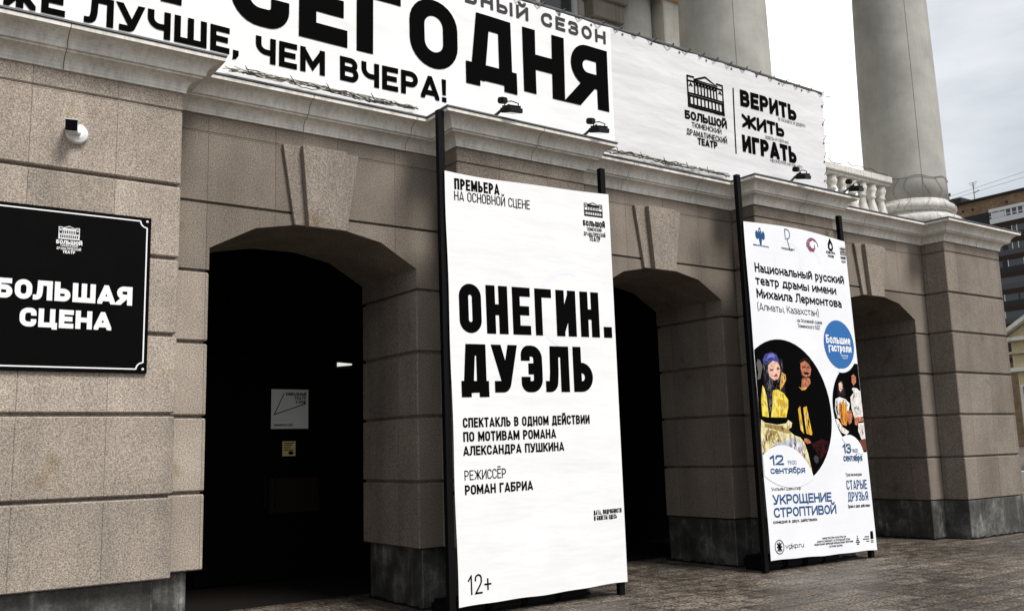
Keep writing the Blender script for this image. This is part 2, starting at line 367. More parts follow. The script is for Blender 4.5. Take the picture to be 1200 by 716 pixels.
def text_polys(s, x0, x1, z0, h, wt, tr):
    """list of (layer, polygon) in sign coordinates; fitted between x0 and x1"""
    PW = {'.': wt, ',': wt, '!': wt, ':': wt}
    info = []; fix = 0; flex = 0
    for ch in s:
        if ch in PW: info.append((PW[ch], None, 0)); fix += PW[ch]
        else:
            wd, st, low = glyph(ch); wd *= .92 if low else 1; info.append((wd, st, low)); flex += wd
    fix += tr*(len(s)-1)
    cond = max(.2, ((x1-x0)/h-fix)/flex) if flex else 1
    x = 0; out = []
    for ci, (ch, (wd, st, low)) in enumerate(zip(s, info)):
        n0 = len(out)
        xh = .74 if low else 1.0
        if st is None:
            q = wt; cx = x+q/2
            def dot(y0, y1): return [Vector((x, y0)), Vector((x+q, y0)), Vector((x+q, y1)), Vector((x, y1))]
            if ch == '.': out.append((0, dot(0, q)))
            if ch == ',': out.append((0, [Vector((x, 0)), Vector((x-.02, -.16)), Vector((x+q*.55, -.12)), Vector((x+q, .04)), Vector((x+q, q)), Vector((x, q))]))
            if ch == ':': out += [(0, dot(.1, .1+q)), (0, dot(.55, .55+q))]
            if ch == '!': out += [(0, dot(0, q*.95)), (0, [Vector((x+q*.1, .30)), Vector((x+q*.9, .30)), Vector((x+q, 1)), Vector((x, 1))])]
            x += q+tr; out[n0:] = [(a, b, ci) for a, b in out[n0:]]; continue
        gw = wd*cond; ww = min(wt, gw*.42)
        for li, skl in enumerate(st):
            fl = ''.join(p for p in skl if isinstance(p, str)); pts = [p for p in skl if not isinstance(p, str)]
            ab = [(ww/2+p[0]*(gw-ww), ww/2+p[1]*(xh-ww))+((p[2],) if len(p) > 2 else ()) for p in pts]
            if ch == 'Г': fl += '/'
            ps = stroke(ab, ww, 'c' in fl, ww/2, '/' in fl, xh)
            for p in ps:
                if '/' in fl: p = clip(p, 1, 0, False); p = clip(p, 1, xh, True) if p else p; p = clip(clip(p, 0, gw+.0001, True), 0, -.0001, False) if len(p) > 2 and ch in 'ИиЙйМмАаХхКкЖж' else p
                if 'x' in fl: p = clip(p, 0, 0, False); p = clip(p, 0, gw, True) if p else p
                if len(p) > 2: out.append((li, [Vector((v.x+x, v.y)) for v in p]))
        x += gw+tr; out[n0:] = [(a, b, ci) for a, b in out[n0:]]
    return [(li, [Vector((x0+v.x*h, z0+v.y*h)) for v in p], ci) for li, p, ci in out]
LOGO = [  # theatre front: pediment, attic, columns, arcade; unit box
 [(.0,.0),(1,.0)],[(.0,.06),(1,.06)],[(.0,.33),(1,.33)],[(.0,.40),(1,.40)],[(.0,.78),(1,.78)],[(.02,.0),(.02,.92),(.2,.92)],[(.98,.0),(.98,.92),(.8,.92)],
 [(.18,.84),(.5,1.02),(.82,.84),(.18,.84)],[(.06,.62),(.1,.70),(.14,.62)],[(.86,.62),(.9,.70),(.94,.62)]] + \
 [[(.2+.6*i/7,.40),(.2+.6*i/7,.78)] for i in range(8)] + [[(.06+.88*i/9,.07),(.06+.88*i/9,.31)] for i in range(10)] + [[(.23+.6*i/7,.68),(.255+.6*i/7,.74),(.28+.6*i/7,.68)] for i in range(7)]
def logo_polys(xa, za, xb, zb):
    wx = xb-xa; wz = zb-za; out = []
    for i, s in enumerate(LOGO): out += [(i % 4, p) for p in stroke([(xa+p[0]*wx, za+p[1]*wz) for p in s], .032*wx)]
    return out
def polys_obj(name, polys, place, off, material, parent, step=.00002):
    """place(x, z, off) -> world point"""
    bm = bmesh.new()
    for pi_, (li, p) in enumerate(polys):
        try: bm.faces.new([bm.verts.new(place(v[0], v[1], off+li*.00025+(pi_ % 40)*step)) for v in p])
        except ValueError: pass
    me = bpy.data.meshes.new(name); bm.to_mesh(me); bm.free()
    o = link(name, me, material)
    return adopt(o, parent)
def subdiv(polys, mxl):
    out = []
    for li, p in polys:
        st = [p]
        while st:
            q = st.pop(); xs = [v.x for v in q]; zs = [v.y for v in q]
            if max(xs)-min(xs) > mxl: c_ = (max(xs)+min(xs))/2; st += [y for y in (clip(q, 0, c_, True), clip(q, 0, c_, False)) if len(y) > 2]
            elif max(zs)-min(zs) > mxl: c_ = (max(zs)+min(zs))/2; st += [y for y in (clip(q, 1, c_, True), clip(q, 1, c_, False)) if len(y) > 2]
            else: out.append((li, q))
    return out
def text_obj(it, place, off, parent, mxl=None):
    ps = text_polys(*it[:5], it[5], it[7])
    if it[4] < .18:
        polys_obj('lettering', subdiv([(l_, p) for l_, p, c_ in ps], mxl) if mxl else [(l_, p) for l_, p, c_ in ps], place, off, INK[it[6]], parent); return
    for k_ in sorted({c_ for l_, p, c_ in ps}):
        q = [(l_, p) for l_, p, c_ in ps if c_ == k_]; polys_obj('letter', subdiv(q, mxl) if mxl else q, place, off, INK[it[6]], parent)
def letter(parent, items, place, off, mxl=None):
    for it in items:
        if it[0] == '@logo': q = logo_polys(*it[1:5]); polys_obj('emblem', subdiv(q, mxl) if mxl else q, place, off, INK[it[5]], parent)
        else: text_obj(it, place, off, parent, mxl)

# ------------------------------------------------------------------ measured layout of the lettering and pictures (metres on each sign)
B1 = {'H': 4.3834,
 'W': 2.2285,
 'c': [(5.002, -0.66, 4.479), (7.254, -0.66, 4.536), (7.287, -0.66, 0.139), (5.083, -0.66, 0.11)],
 't': [('ПРЕМЬЕРА', 0.1102, 0.6768, 4.1981, 0.1189, 0.2, 'k', 0.09), ('НА ОСНОВНОЙ СЦЕНЕ', 0.1051, 1.0752, 4.0806, 0.1015, 0.11, 'k', 0.09),
       ('ОНЕГИН.', 0.1188, 2.1776, 2.6951, 0.5123, 0.24, 'k', 0.12), ('ДУЭЛЬ', 0.1149, 1.8595, 2.0848, 0.4974, 0.24, 'k', 0.12),
       ('СПЕКТАКЛЬ В ОДНОМ ДЕЙСТВИИ', 0.1161, 1.782, 1.734, 0.0984, 0.2, 'k', 0.09), ('ПО МОТИВАМ РОМАНА', 0.1154, 1.3003, 1.5932, 0.0989, 0.2, 'k', 0.09),
       ('АЛЕКСАНДРА ПУШКИНА', 0.1099, 1.4039, 1.4558, 0.0951, 0.2, 'k', 0.09), ('РЕЖИССЁР', 0.1151, 0.6235, 1.2125, 0.0972, 0.11, 'k', 0.09),
       ('РОМАН ГАБРИА', 0.1143, 0.962, 1.0691, 0.0968, 0.2, 'k', 0.09), ('12+', 0.1118, 0.3917, 0.1051, 0.19, 0.09, 'k', 0.14),
       ('ДАТА, ПОДРОБНОСТИ', 1.7768, 2.1873, 0.7502, 0.0479, 0.2, 'k', 0.09), ('И БИЛЕТЫ ЗДЕСЬ', 1.7793, 2.1133, 0.6906, 0.0476, 0.2, 'k', 0.09),
       ('@logo', 1.845, 4.0946, 2.1224, 4.2517, 'k'), ('БОЛЬШОЙ', 1.8196, 2.1492, 3.9725, 0.064, 0.24, 'k', 0.09), ('ТЮМЕНСКИЙ', 1.8725, 2.0944, 3.9183, 0.0414, 0.14, 'k', 0.12),
       ('ДРАМАТИЧЕСКИЙ', 1.8251, 2.1487, 3.8594, 0.0442, 0.14, 'k', 0.12), ('ТЕАТР', 1.903, 2.0678, 3.8003, 0.0591, 0.22, 'k', 0.09)]}
B2 = {'H': 4.3713,
 'W': 2.2203,
 'c': [(9.609, -0.66, 4.498), (11.794, -0.66, 4.489), (11.965, -0.66, 0.101), (9.71, -0.66, 0.148)],
 't': [('Национальный русский', 0.1517, 2.1001, 3.7089, 0.1274, 0.19, 'k', 0.09), ('театр драмы имени', 0.1441, 1.8883, 3.5373, 0.1269, 0.19, 'k', 0.09),
       ('Михаила Лермонтова', 0.1458, 1.9831, 3.3611, 0.1273, 0.19, 'k', 0.09), ('(Алматы, Казахстан)', 0.142, 1.4335, 3.2008, 0.0985, 0.11, 'k', 0.09),
       ('на Основной сцене', 0.9423, 1.4905, 3.0922, 0.0536, 0.12, 'k', 0.09), ('Тюменского БДТ', 0.9469, 1.4399, 3.0174, 0.0547, 0.12, 'k', 0.09),
       ('Большие', 1.5376, 2.0909, 2.8392, 0.1188, 0.18, 'w', 0.09), ('гастроли', 1.5786, 2.0988, 2.7285, 0.116, 0.18, 'w', 0.09),
       ('ВСЯ РОССИЯ', 1.8465, 2.0034, 2.6663, 0.0219, 0.15, 'w', 0.09), ('ТЕАТР', 1.8704, 1.9881, 2.6338, 0.0207, 0.15, 'w', 0.09), ('12', 0.1289, 0.3964, 1.1837, 0.1316, 0.22, 'n', 0.09),
       ('19:00', 0.4728, 0.6536, 1.1879, 0.0552, 0.14, 'n', 0.09), ('сентября', 0.125, 0.818, 1.0756, 0.0936, 0.2, 'n', 0.09), ('13', 1.6713, 1.8527, 1.327, 0.1297, 0.18, 'n', 0.09),
       ('18:00', 1.8843, 2.002, 1.3385, 0.0509, 0.14, 'n', 0.09), ('сентября', 1.6665, 2.0892, 1.2195, 0.0994, 0.14, 'n', 0.09),
       ('Уильям Шекспир', 0.1173, 0.7062, 0.8632, 0.0453, 0.13, 'k', 0.09), ('УКРОЩЕНИЕ', 0.1312, 1.3244, 0.6877, 0.1251, 0.2, 'n', 0.09),
       ('СТРОПТИВОЙ', 0.1271, 1.3985, 0.5258, 0.1231, 0.2, 'n', 0.09), ('комедия в двух действиях', 0.1011, 0.9811, 0.4515, 0.0456, 0.18, 'k', 0.09),
       ('Трагикомедия', 1.6758, 2.0433, 1.0152, 0.0464, 0.13, 'k', 0.09), ('СТАРЫЕ', 1.6732, 2.1388, 0.8341, 0.1275, 0.15, 'n', 0.09),
       ('ДРУЗЬЯ', 1.6795, 2.136, 0.6792, 0.1232, 0.15, 'n', 0.09), ('Драма в двух действиях', 1.6648, 2.159, 0.5909, 0.0446, 0.15, 'k', 0.09),
       ('vgkp.ru', 0.296, 0.6611, 0.132, 0.0598, 0.13, 'k', 0.09), ('МИНИСТЕРСТВО КУЛЬТУРЫ РФ', 1.0489, 1.5504, 0.2054, 0.0255, 0.17, 'k', 0.09),
       ('ВСЕРОССИЙСКИЙ ГАСТРОЛЬНЫЙ ПЛАН', 0.9373, 1.637, 0.1688, 0.0254, 0.17, 'k', 0.09), ('ФЕДЕРАЛЬНАЯ ДИРЕКЦИЯ МУЗЫКАЛЬНЫХ ПРОГРАММ', 0.8708, 1.6965, 0.1344, 0.0253, 0.17, 'k', 0.09),
       ('ГАСТРОЛИ ТЕАТРОВ', 1.1662, 1.4572, 0.0941, 0.0256, 0.17, 'k', 0.09), ('МИНИСТЕРСТВО КУЛЬТУРЫ', 0.1613, 0.4788, 4.0633, 0.0241, 0.16, 'n', 0.09),
       ('РОСКОНЦЕРТ', 0.7481, 1.0332, 4.0747, 0.0308, 0.2, 'k', 0.09), ('КУЛЬТУРА', 1.7489, 1.9578, 4.1224, 0.0386, 0.22, 'k', 0.09),
       ('РОССИИ', 1.7803, 1.918, 4.0725, 0.0347, 0.2, 'k', 0.09), ('@logo', 2.0816, 4.1371, 2.2233, 4.2552, 'k'), ('БОЛЬШОЙ', 2.0802, 2.2008, 4.0762, 0.039, 0.24, 'k', 0.09),
       ('ТЕАТР', 2.091, 2.1916, 4.0206, 0.0389, 0.22, 'k', 0.09)]}
BB = [('СЕГОДНЯ', 2.868, 7.705, 5.76, 0.804, 0.235, 'k', 0.13), ('Е ЛУЧШЕ, ЧЕМ ВЧЕРА!', 1.237, 5.288, 5.3975, 0.262, 0.22, 'k', 0.13), ('ЬНЫЙ СЕЗОН', 5.563, 7.692, 6.652, 0.17, 0.23, 'g', 0.32),
 ('@logo', 9.123, 6.123, 9.855, 6.592, 'k'), ('БОЛЬШОЙ', 9.051, 9.883, 5.933, 0.121, 0.24, 'k', 0.09), ('ТЮМЕНСКИЙ', 9.173, 9.756, 5.8335, 0.072, 0.14, 'k', 0.12),
 ('ДРАМАТИЧЕСКИЙ', 9.063, 9.864, 5.7145, 0.082, 0.14, 'k', 0.12), ('ТЕАТР', 9.27, 9.655, 5.6055, 0.098, 0.22, 'k', 0.09), ('ОСНОВАН В 1858', 9.211, 9.751, 6.1025, 0.03, 0.2, 'k', 0.3),
 ('ВЕРИТЬ', 10.211, 11.453, 6.342, 0.242, 0.26, 'k', 0.09), ('ЖИТЬ', 10.225, 11.134, 6.032, 0.196, 0.26, 'k', 0.09), ('ИГРАТЬ', 10.201, 11.376, 5.669, 0.251, 0.26, 'k', 0.09),
 ('В СКАЗКУ И ДОБРО', 11.025, 11.639, 6.274, 0.047, 0.12, 'k', 0.09), ('ЗДЕСЬ И СЕЙЧАС', 10.696, 11.223, 5.944, 0.045, 0.12, 'k', 0.09),
 ('НЕСМОТРЯ НИ НА ЧТО', 10.783, 11.492, 5.61, 0.045, 0.12, 'k', 0.09)]
SG = [('БОЛЬШАЯ', 0.987, 2.012, 2.893, 0.158, 0.26, 'w', 0.1), ('СЦЕНА', 1.168, 1.853, 2.675, 0.15, 0.26, 'w', 0.1), ('@logo', 1.42, 3.41, 1.581, 3.515, 'w'),
 ('БОЛЬШОЙ', 1.406, 1.603, 3.366, 0.032, 0.24, 'w', 0.09), ('ТЮМЕНСКИЙ', 1.436, 1.571, 3.3455, 0.018, 0.14, 'w', 0.12), ('ДРАМАТИЧЕСКИЙ', 1.411, 1.595, 3.3195, 0.021, 0.14, 'w', 0.12),
 ('ТЕАТР', 1.457, 1.551, 3.29, 0.025, 0.22, 'w', 0.09)]
ART = {'big': (0.5434, 1.8772, 0.9554),
 'blue': (1.8283, 2.8324, 0.3403),
 'brand': [(1.8686, 0.0873), (1.9709, 0.2318), (2.2301, 0.106)],
 'drop': (1.861, 4.2471),
 'eagle': (0.3178, 4.2007),
 'fig': [('hair',
          [(0.1481, 2.5037), (0.2205, 2.5587), (0.5552, 2.5742), (0.5496, 2.4338), (0.4901, 2.2924), (0.418, 2.152), (0.562, 2.0334), (0.2713, 1.8402), (0.1693, 1.8555), (0.1478, 2.0917)]),
         ('turban', [(0.1853, 2.488), (0.1525, 2.5383), (0.2151, 2.6191), (0.338, 2.6513), (0.4418, 2.6302), (0.4851, 2.5534), (0.4669, 2.5177), (0.3498, 2.5386), (0.238, 2.4903)]),
         ('turbanl', [(0.2337, 2.5593), (0.2946, 2.623), (0.3758, 2.6357), (0.4236, 2.5943), (0.3017, 2.5764)]),
         ('plume', [(0.0632, 2.5515), (0.1121, 2.5279), (0.1416, 2.4518), (0.083, 2.2955), (0.0213, 2.2763), (0.0496, 2.3795), (0.0287, 2.4813)]),
         ('skin', [(0.2633, 2.4828), (0.3631, 2.5392), (0.4546, 2.5259), (0.4922, 2.4664), (0.4858, 2.379), (0.4323, 2.299), (0.3561, 2.2843), (0.2695, 2.3278), (0.2453, 2.4043)]),
         ('skind', [(0.2818, 2.4231), (0.3627, 2.435), (0.3512, 2.4085), (0.2869, 2.4008)]), ('skind', [(0.4253, 2.4462), (0.4856, 2.4574), (0.4762, 2.4274), (0.4218, 2.42)]),
         ('lip', [(0.3539, 2.3481), (0.4093, 2.3657), (0.4391, 2.3495), (0.4047, 2.3309), (0.3625, 2.3329)]),
         ('gold', [(0.5178, 2.3977), (0.5942, 2.3657), (0.5982, 2.2961), (0.5187, 2.2067), (0.458, 2.1531), (0.4593, 2.2221), (0.5171, 2.2933)]),
         ('yellow', [(0.1112, 2.2113), (0.1448, 2.1697), (0.1519, 2.0833), (0.1716, 2.0753), (0.1876, 1.7968), (0.0607, 1.8119), (0.0594, 2.005)]),
         ('yellow', [(0.2906, 2.0868), (0.3119, 2.149), (0.4065, 2.1654), (0.5203, 2.1203), (0.6025, 2.0344), (0.5881, 1.9307), (0.5289, 1.7928), (0.2266, 1.7974), (0.2862, 1.993)]),
         ('yellowd', [(0.4039, 2.0469), (0.5328, 2.0155), (0.5636, 1.9474), (0.4676, 1.9285), (0.3769, 1.9438)]),
         ('black2', [(0.0541, 1.8001), (0.5435, 1.8015), (0.5214, 1.7382), (0.1778, 1.7212), (0.0543, 1.7617)]),
         ('cream',
          [(0.0298, 1.7697), (0.1015, 1.7288), (0.332, 1.7058), (0.5195, 1.7246), (0.5655, 1.7677), (0.6414, 1.7343), (0.6195, 1.6743), (0.5478, 1.6398), (0.6589, 1.5723), (0.7893, 1.5386),
           (0.8612, 1.4702), (0.9206, 1.3163), (0.9673, 1.0778), (0.8361, 1.1138), (0.6498, 1.3183), (0.4823, 1.4538), (0.2444, 1.4375), (0.0539, 1.3556), (0.001, 1.3395),
           (0.0026, 1.5536)]),
         ('creamd', [(0.1283, 1.6372), (0.3208, 1.6216), (0.4077, 1.4875), (0.3507, 1.454), (0.2294, 1.5208), (0.0963, 1.4875), (0.0347, 1.4051), (0.0515, 1.5372)]),
         ('silver', [(0.2509, 1.4875), (0.4054, 1.4707), (0.6565, 1.5553), (0.8066, 1.4703), (0.8832, 1.2485), (0.8189, 1.1815), (0.6546, 1.352), (0.4535, 1.437), (0.2692, 1.4292)]),
         ('creamd', [(0.1004, 1.7204), (0.4352, 1.6898), (0.61, 1.6062), (0.5274, 1.5888), (0.2719, 1.6465), (0.094, 1.6703)]),
         ('skinm', [(0.934, 2.5382), (1.0223, 2.5689), (1.1148, 2.5282), (1.1467, 2.4578), (1.1106, 2.3671), (1.0175, 2.3459), (0.9386, 2.3785), (0.918, 2.4664)]),
         ('skind', [(0.9547, 2.4892), (1.0346, 2.4997), (1.036, 2.4712), (0.9562, 2.4608)]), ('skind', [(1.0623, 2.4973), (1.1237, 2.4927), (1.1142, 2.4672), (1.0558, 2.472)]),
         ('hat', [(0.9761, 2.4065), (1.0427, 2.4215), (1.0966, 2.4058), (1.0792, 2.3837), (0.9947, 2.3806)]),
         ('skind', [(0.918, 2.4664), (0.9494, 2.4144), (0.9571, 2.3526), (0.9275, 2.3781)]), ('skind', [(0.9474, 2.3434), (1.0875, 2.3448), (1.1025, 2.3133), (0.9562, 2.3083)]),
         ('skinm', [(0.9304, 2.3216), (1.1009, 2.34), (1.1043, 2.2689), (1.0246, 2.2044), (0.9634, 2.1674), (0.899, 2.2007)]),
         ('hat', [(0.892, 2.5363), (0.9404, 2.583), (1.0289, 2.614), (1.1114, 2.5999), (1.1576, 2.53), (1.1154, 2.5318), (1.0223, 2.5689), (0.948, 2.5388)]),
         ('gold2', [(0.7894, 1.9171), (0.8355, 1.9527), (0.8516, 1.7796), (0.8651, 1.5902), (0.8042, 1.6414), (0.7938, 1.7962)]),
         ('gold2', [(0.902, 1.9366), (0.9739, 1.9554), (1.0036, 1.7815), (1.0416, 1.6082), (1.0275, 1.5701), (0.92, 1.5904), (0.9041, 1.763)]),
         ('gold', [(0.8458, 2.2149), (0.9113, 2.1905), (1.027, 2.2204), (0.9937, 2.1841), (0.9075, 2.1641)]),
         ('skinm', [(0.87, 1.5302), (0.9511, 1.5217), (0.9987, 1.4701), (0.914, 1.4565), (0.8513, 1.4959)]),
         ('maroon', [(0.9961, 1.4529), (1.23, 1.522), (1.3664, 1.4872), (1.3159, 1.348), (1.1591, 1.2457), (1.0914, 1.3494)]),
         ('steel', [(1.0255, 1.2813), (1.0709, 1.3066), (1.1226, 1.2804), (1.1217, 1.2204), (1.0679, 1.1953), (1.0316, 1.2299)]),
         ('skin', [(1.7225, 2.289), (1.7778, 2.3182), (1.8166, 2.2829), (1.8104, 2.2096), (1.7505, 2.1533), (1.7119, 2.1886)]),
         ('skinm', [(2.0414, 2.401), (2.0974, 2.4253), (2.1426, 2.3861), (2.1296, 2.3114), (2.0694, 2.2632), (2.0316, 2.3082)]),
         ('hat', [(1.6909, 2.2406), (1.8402, 2.2452), (1.8668, 2.1364), (1.7737, 2.0252), (1.7085, 2.078)]),
         ('white', [(1.9661, 2.1024), (2.07, 2.1785), (2.227, 2.2013), (2.2504, 2.0724), (2.2079, 1.8326), (2.0067, 1.8117), (1.9682, 1.9383)]),
         ('white', [(2.0432, 2.2348), (2.1397, 2.2284), (2.1847, 2.1354), (2.2237, 2.1827), (2.0668, 2.16), (2.0154, 2.2137)]),
         ('hair', [(1.7002, 2.2609), (1.7491, 2.3245), (1.8281, 2.3162), (1.8374, 2.2287), (1.8263, 2.1262), (1.6775, 2.1224)]),
         ('skin', [(1.7276, 2.2837), (1.7855, 2.3111), (1.81, 2.279), (1.799, 2.2129), (1.7535, 2.1716), (1.7221, 2.1961)]),
         ('lip', [(1.7399, 2.2148), (1.7823, 2.2197), (1.7739, 2.2049), (1.7438, 2.2022)]),
         ('white', [(1.6185, 2.0668), (1.7115, 2.0961), (1.8411, 2.072), (1.9354, 2.0104), (1.8837, 1.8824), (1.8237, 1.7914), (1.62, 1.8068), (1.5877, 1.9315)]),
         ('orange', [(1.6818, 2.0051), (1.8066, 2.044), (1.8511, 1.9543), (1.8596, 1.8279), (1.8085, 1.7014), (1.708, 1.7184), (1.6699, 1.8432)]),
         ('skinm', [(1.8584, 1.9092), (1.95, 1.9198), (1.9661, 1.8384), (1.9295, 1.7475), (1.8711, 1.7199), (1.8385, 1.7916)]),
         ('white', [(1.5747, 1.7973), (1.6317, 1.7891), (1.7168, 1.6828), (1.8543, 1.6211), (1.7874, 1.5761), (1.6756, 1.6113), (1.6025, 1.6997)]),
         ('skinm', [(2.0067, 1.8117), (2.1008, 1.8311), (2.22, 1.8145), (2.1965, 1.7685), (2.0881, 1.7582), (2.0483, 1.7034), (2.0061, 1.7212)]),
         ('white', [(2.0849, 1.74), (2.2239, 1.7505), (2.2367, 1.6504), (2.214, 1.5232), (2.121, 1.514), (2.0659, 1.6312)]),
         ('skind', [(2.074, 1.505), (2.2276, 1.5141), (2.2186, 1.3786), (2.1195, 1.3342), (2.0733, 1.4151)])],
 'rk': (0.8799, 4.2357),
 'sign': [(2.142, 3.671), (2.161, 2.329)],
 'small': (2.1642, 1.9575, 0.6198),
 'swirl': (1.4382, 4.1937),
 'vg': (0.1816, 0.1606),
 'vline': [(10.074, 6.576), (10.046, 5.608)],
 'w12': (0.3844, 0.8007, 0.6409),
 'w13': (1.8296, 1.265, 0.3127)}
INN = {'lamp': [(5.71, 2.878), (5.919, 2.824)], 'note': [(4.921, 1.805), (5.103, 1.61)], 'panel': [(4.75, 1.331), (5.449, 0.874)], 'poster': [(4.759, 2.495), (5.283, 1.971)]}


# ------------------------------------------------------------------ ground
bm = bmesh.new(); S = 900
vv = [bm.verts.new(p) for p in ((-S,-S,0),(S,-S,0),(S,S,0),(-S,S,0))]; bm.faces.new(vv)
o = from_bm('ground', bm, M_pave); o['kind'] = 'structure'

# ------------------------------------------------------------------ the theatre
TH = thing('theatre_building', 'stone theatre portico with three dark arched openings below a pale cornice and tall columns', 'building', (8, 2, 0))
ZB, Z5, ZF, ZC, ZT = .6237, 3.997, 4.69, 4.855, 5.17
ZJ = [ZB, 1.3021, 1.9824, 2.6657, 3.3371, Z5]
PD, DEP = .419, 1.27
AR = [(2.80, 5.03), (7.60, 9.835), (12.30, 14.53)]
PIL = [(.61, 2.40), (5.31, 7.10), (10.14, 11.90), (14.90, 16.67)]
GAP = .014
def courses(bm, x0, x1, y0, y1, zs):
    for a, b in zip(zs, zs[1:]): box(bm, x0, x1, y0, y1, a+(GAP if a > ZB else 0), b-GAP)
def arch_curve(a, b):
    c = (a+b)/2; h = (b-a)/2
    pts = [(-1, 3.562), (-.60, 3.802), (-.22, 3.885), (.22, 3.892), (.62, 3.806), (1, 3.562)]
    return [(c+h*x, z) for x, z in pts]
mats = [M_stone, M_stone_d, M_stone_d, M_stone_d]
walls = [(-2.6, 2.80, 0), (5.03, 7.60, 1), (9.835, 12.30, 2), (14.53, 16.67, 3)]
REC = [.11, .085, .03, .012]
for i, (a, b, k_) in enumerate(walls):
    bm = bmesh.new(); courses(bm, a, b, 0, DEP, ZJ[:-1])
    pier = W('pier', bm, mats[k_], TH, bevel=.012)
    bm = bmesh.new(); box(bm, a+.03, b-.03, .03, DEP-.03, ZB+.01, ZJ[-2]+.01); W('joint_backing', bm, M_stone_d, pier)
    r = REC[i]
    bm = bmesh.new(); box(bm, a+r, b-r, r, DEP-.01, 0, ZB-.012); W('plinth', bm, M_plinth, TH, bevel=.008)
# spandrels with the arch cut out of them
cuts = [-2.6, 6.3, 11.02, 16.67]
for i, (a, b) in enumerate(AR):
    bm = bmesh.new(); x0, x1 = cuts[i], cuts[i+1]; cv = arch_curve(a, b); zl, zh = ZJ[-2]+GAP, Z5-GAP
    left = [(x0, zl), (a, zl)]+cv[:3]+[((a+b)/2, 3.89), ((a+b)/2, zh), (x0, zh)]
    right = [(b, zl), (x1, zl), (x1, zh), ((a+b)/2+.0005, zh), ((a+b)/2+.0005, 3.89)]+cv[3:]
    prism(bm, left, 0, DEP); prism(bm, right, 0, DEP)
    box(bm, x0, x1, 0, DEP, Z5+GAP, ZF-.003); box(bm, x0, x1, 0, DEP, ZF+.002, ZC+.02)
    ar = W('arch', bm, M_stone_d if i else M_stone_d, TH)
    bm = bmesh.new(); box(bm, x0, x1, .03, DEP-.02, Z5-.05, ZC); W('joint_backing', bm, M_stone_d, ar)
    c = (a+b)/2+(-.0, -.05, -.05)[i]
    bm = bmesh.new()
    prism(bm, [(c-.285, 3.872), (c+.285, 3.872), (c+.415, ZF-.004), (c-.415, ZF-.004)], -.045, .002)
    kb = W('keystone', bm, M_key, TH, bevel=.004)
    bm = bmesh.new()
    prism(bm, [(c-.165, 3.855), (c+.175, 3.855), (c+.245, ZF-.006), (c-.235, ZF-.006)], -.115, -.043)
    W('keystone_panel', bm, M_key, kb, bevel=.004)
for i, (a, b) in enumerate(PIL):
    bm = bmesh.new(); courses(bm, a, b, -PD, .001, ZJ)
    box(bm, a, b, -PD, .001, Z5+GAP, ZF-.003); box(bm, a, b, -PD, .001, ZF+.002, ZC+.02)
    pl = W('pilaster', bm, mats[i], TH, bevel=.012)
    bm = bmesh.new(); box(bm, a+.03, b-.03, -PD+.03, -.001, ZB+.01, ZC); W('joint_backing', bm, M_stone_d, pl)
    r = REC[i]
    bm = bmesh.new(); box(bm, a+r, b-r, -PD+r, r-.002, 0, ZB-.010); W('plinth', bm, M_plinth, TH, bevel=.008)
M_foot = mat('foot_contact_shade', (.012, .011, .010, 1), .9, .1); random.seed(17)  # near-black strips along the plinth foot paint in the contact shade
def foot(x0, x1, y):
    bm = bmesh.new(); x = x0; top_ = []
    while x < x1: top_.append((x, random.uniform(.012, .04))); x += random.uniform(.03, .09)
    top_.append((x1, .02)); prism(bm, [(x0, .0)]+top_+[(x1, .0)], y-.012, y+.01); W('foot_shade_strip', bm, M_foot, TH)
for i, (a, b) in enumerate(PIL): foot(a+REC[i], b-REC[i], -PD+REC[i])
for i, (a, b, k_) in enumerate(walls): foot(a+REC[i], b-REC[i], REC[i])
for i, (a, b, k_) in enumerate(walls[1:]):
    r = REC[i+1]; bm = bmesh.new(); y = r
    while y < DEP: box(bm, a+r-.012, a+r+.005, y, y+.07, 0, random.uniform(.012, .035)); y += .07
    W('foot_shade_strip', bm, M_foot, TH)
# right flank of the portico
bm = bmesh.new(); box(bm, 16.2, 16.66, DEP, 6, 0, ZC+.02); W('flank_wall', bm, M_stone_d, TH)
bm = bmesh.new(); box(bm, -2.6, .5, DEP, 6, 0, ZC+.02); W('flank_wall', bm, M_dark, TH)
# cornice: one moulded profile swept along the broken front
path = [(-2.6,-PD),(2.40,-PD),(2.40,0),(5.31,0),(5.31,-PD),(7.10,-PD),(7.10,0),(10.14,0),(10.14,-PD),(11.90,-PD),(11.90,0),(14.90,0),(14.90,-PD),(16.67,-PD),(16.67,6)]
def arc(c, r, a0, a1, n): return [(c[0]+r*cos(radians(a0+(a1-a0)*t/n)), c[1]+r*sin(radians(a0+(a1-a0)*t/n))) for t in range(n+1)]
prof = [(0.0, ZC), (.022, ZC), (.022, ZC+.022)]+arc((.118, ZC+.026), .093, 180, 98, 5)+[(.13, ZC+.122), (.13, ZC+.142), (.152, ZC+.142)]+arc((.272, ZC+.146), .118, 180, 100, 6)+[(.268, ZC+.268), (.285, ZC+.268), (.285, ZC+.30), (.27, ZT), (.0, ZT+.012)]
bm = bmesh.new(); rows = []
for i, (x, y) in enumerate(path):
    p = Vector((x, y)); d1 = (p-Vector(path[i-1])).normalized() if i else None; d2 = (Vector(path[i+1])-p).normalized() if i < len(path)-1 else None
    d1 = d1 or d2; d2 = d2 or d1
    n1, n2 = Vector((d1.y, -d1.x)), Vector((d2.y, -d2.x)); nn = (n1+n2)/(1+n1.dot(n2))
    rows.append([bm.verts.new((x+nn.x*e_, y+nn.y*e_, z_)) for e_, z_ in prof])
for a, b in zip(rows, rows[1:]):
    for q in range(len(prof)-1): bm.faces.new((a[q], b[q], b[q+1], a[q+1]))
co = W('cornice', bm, M_cornice, TH)
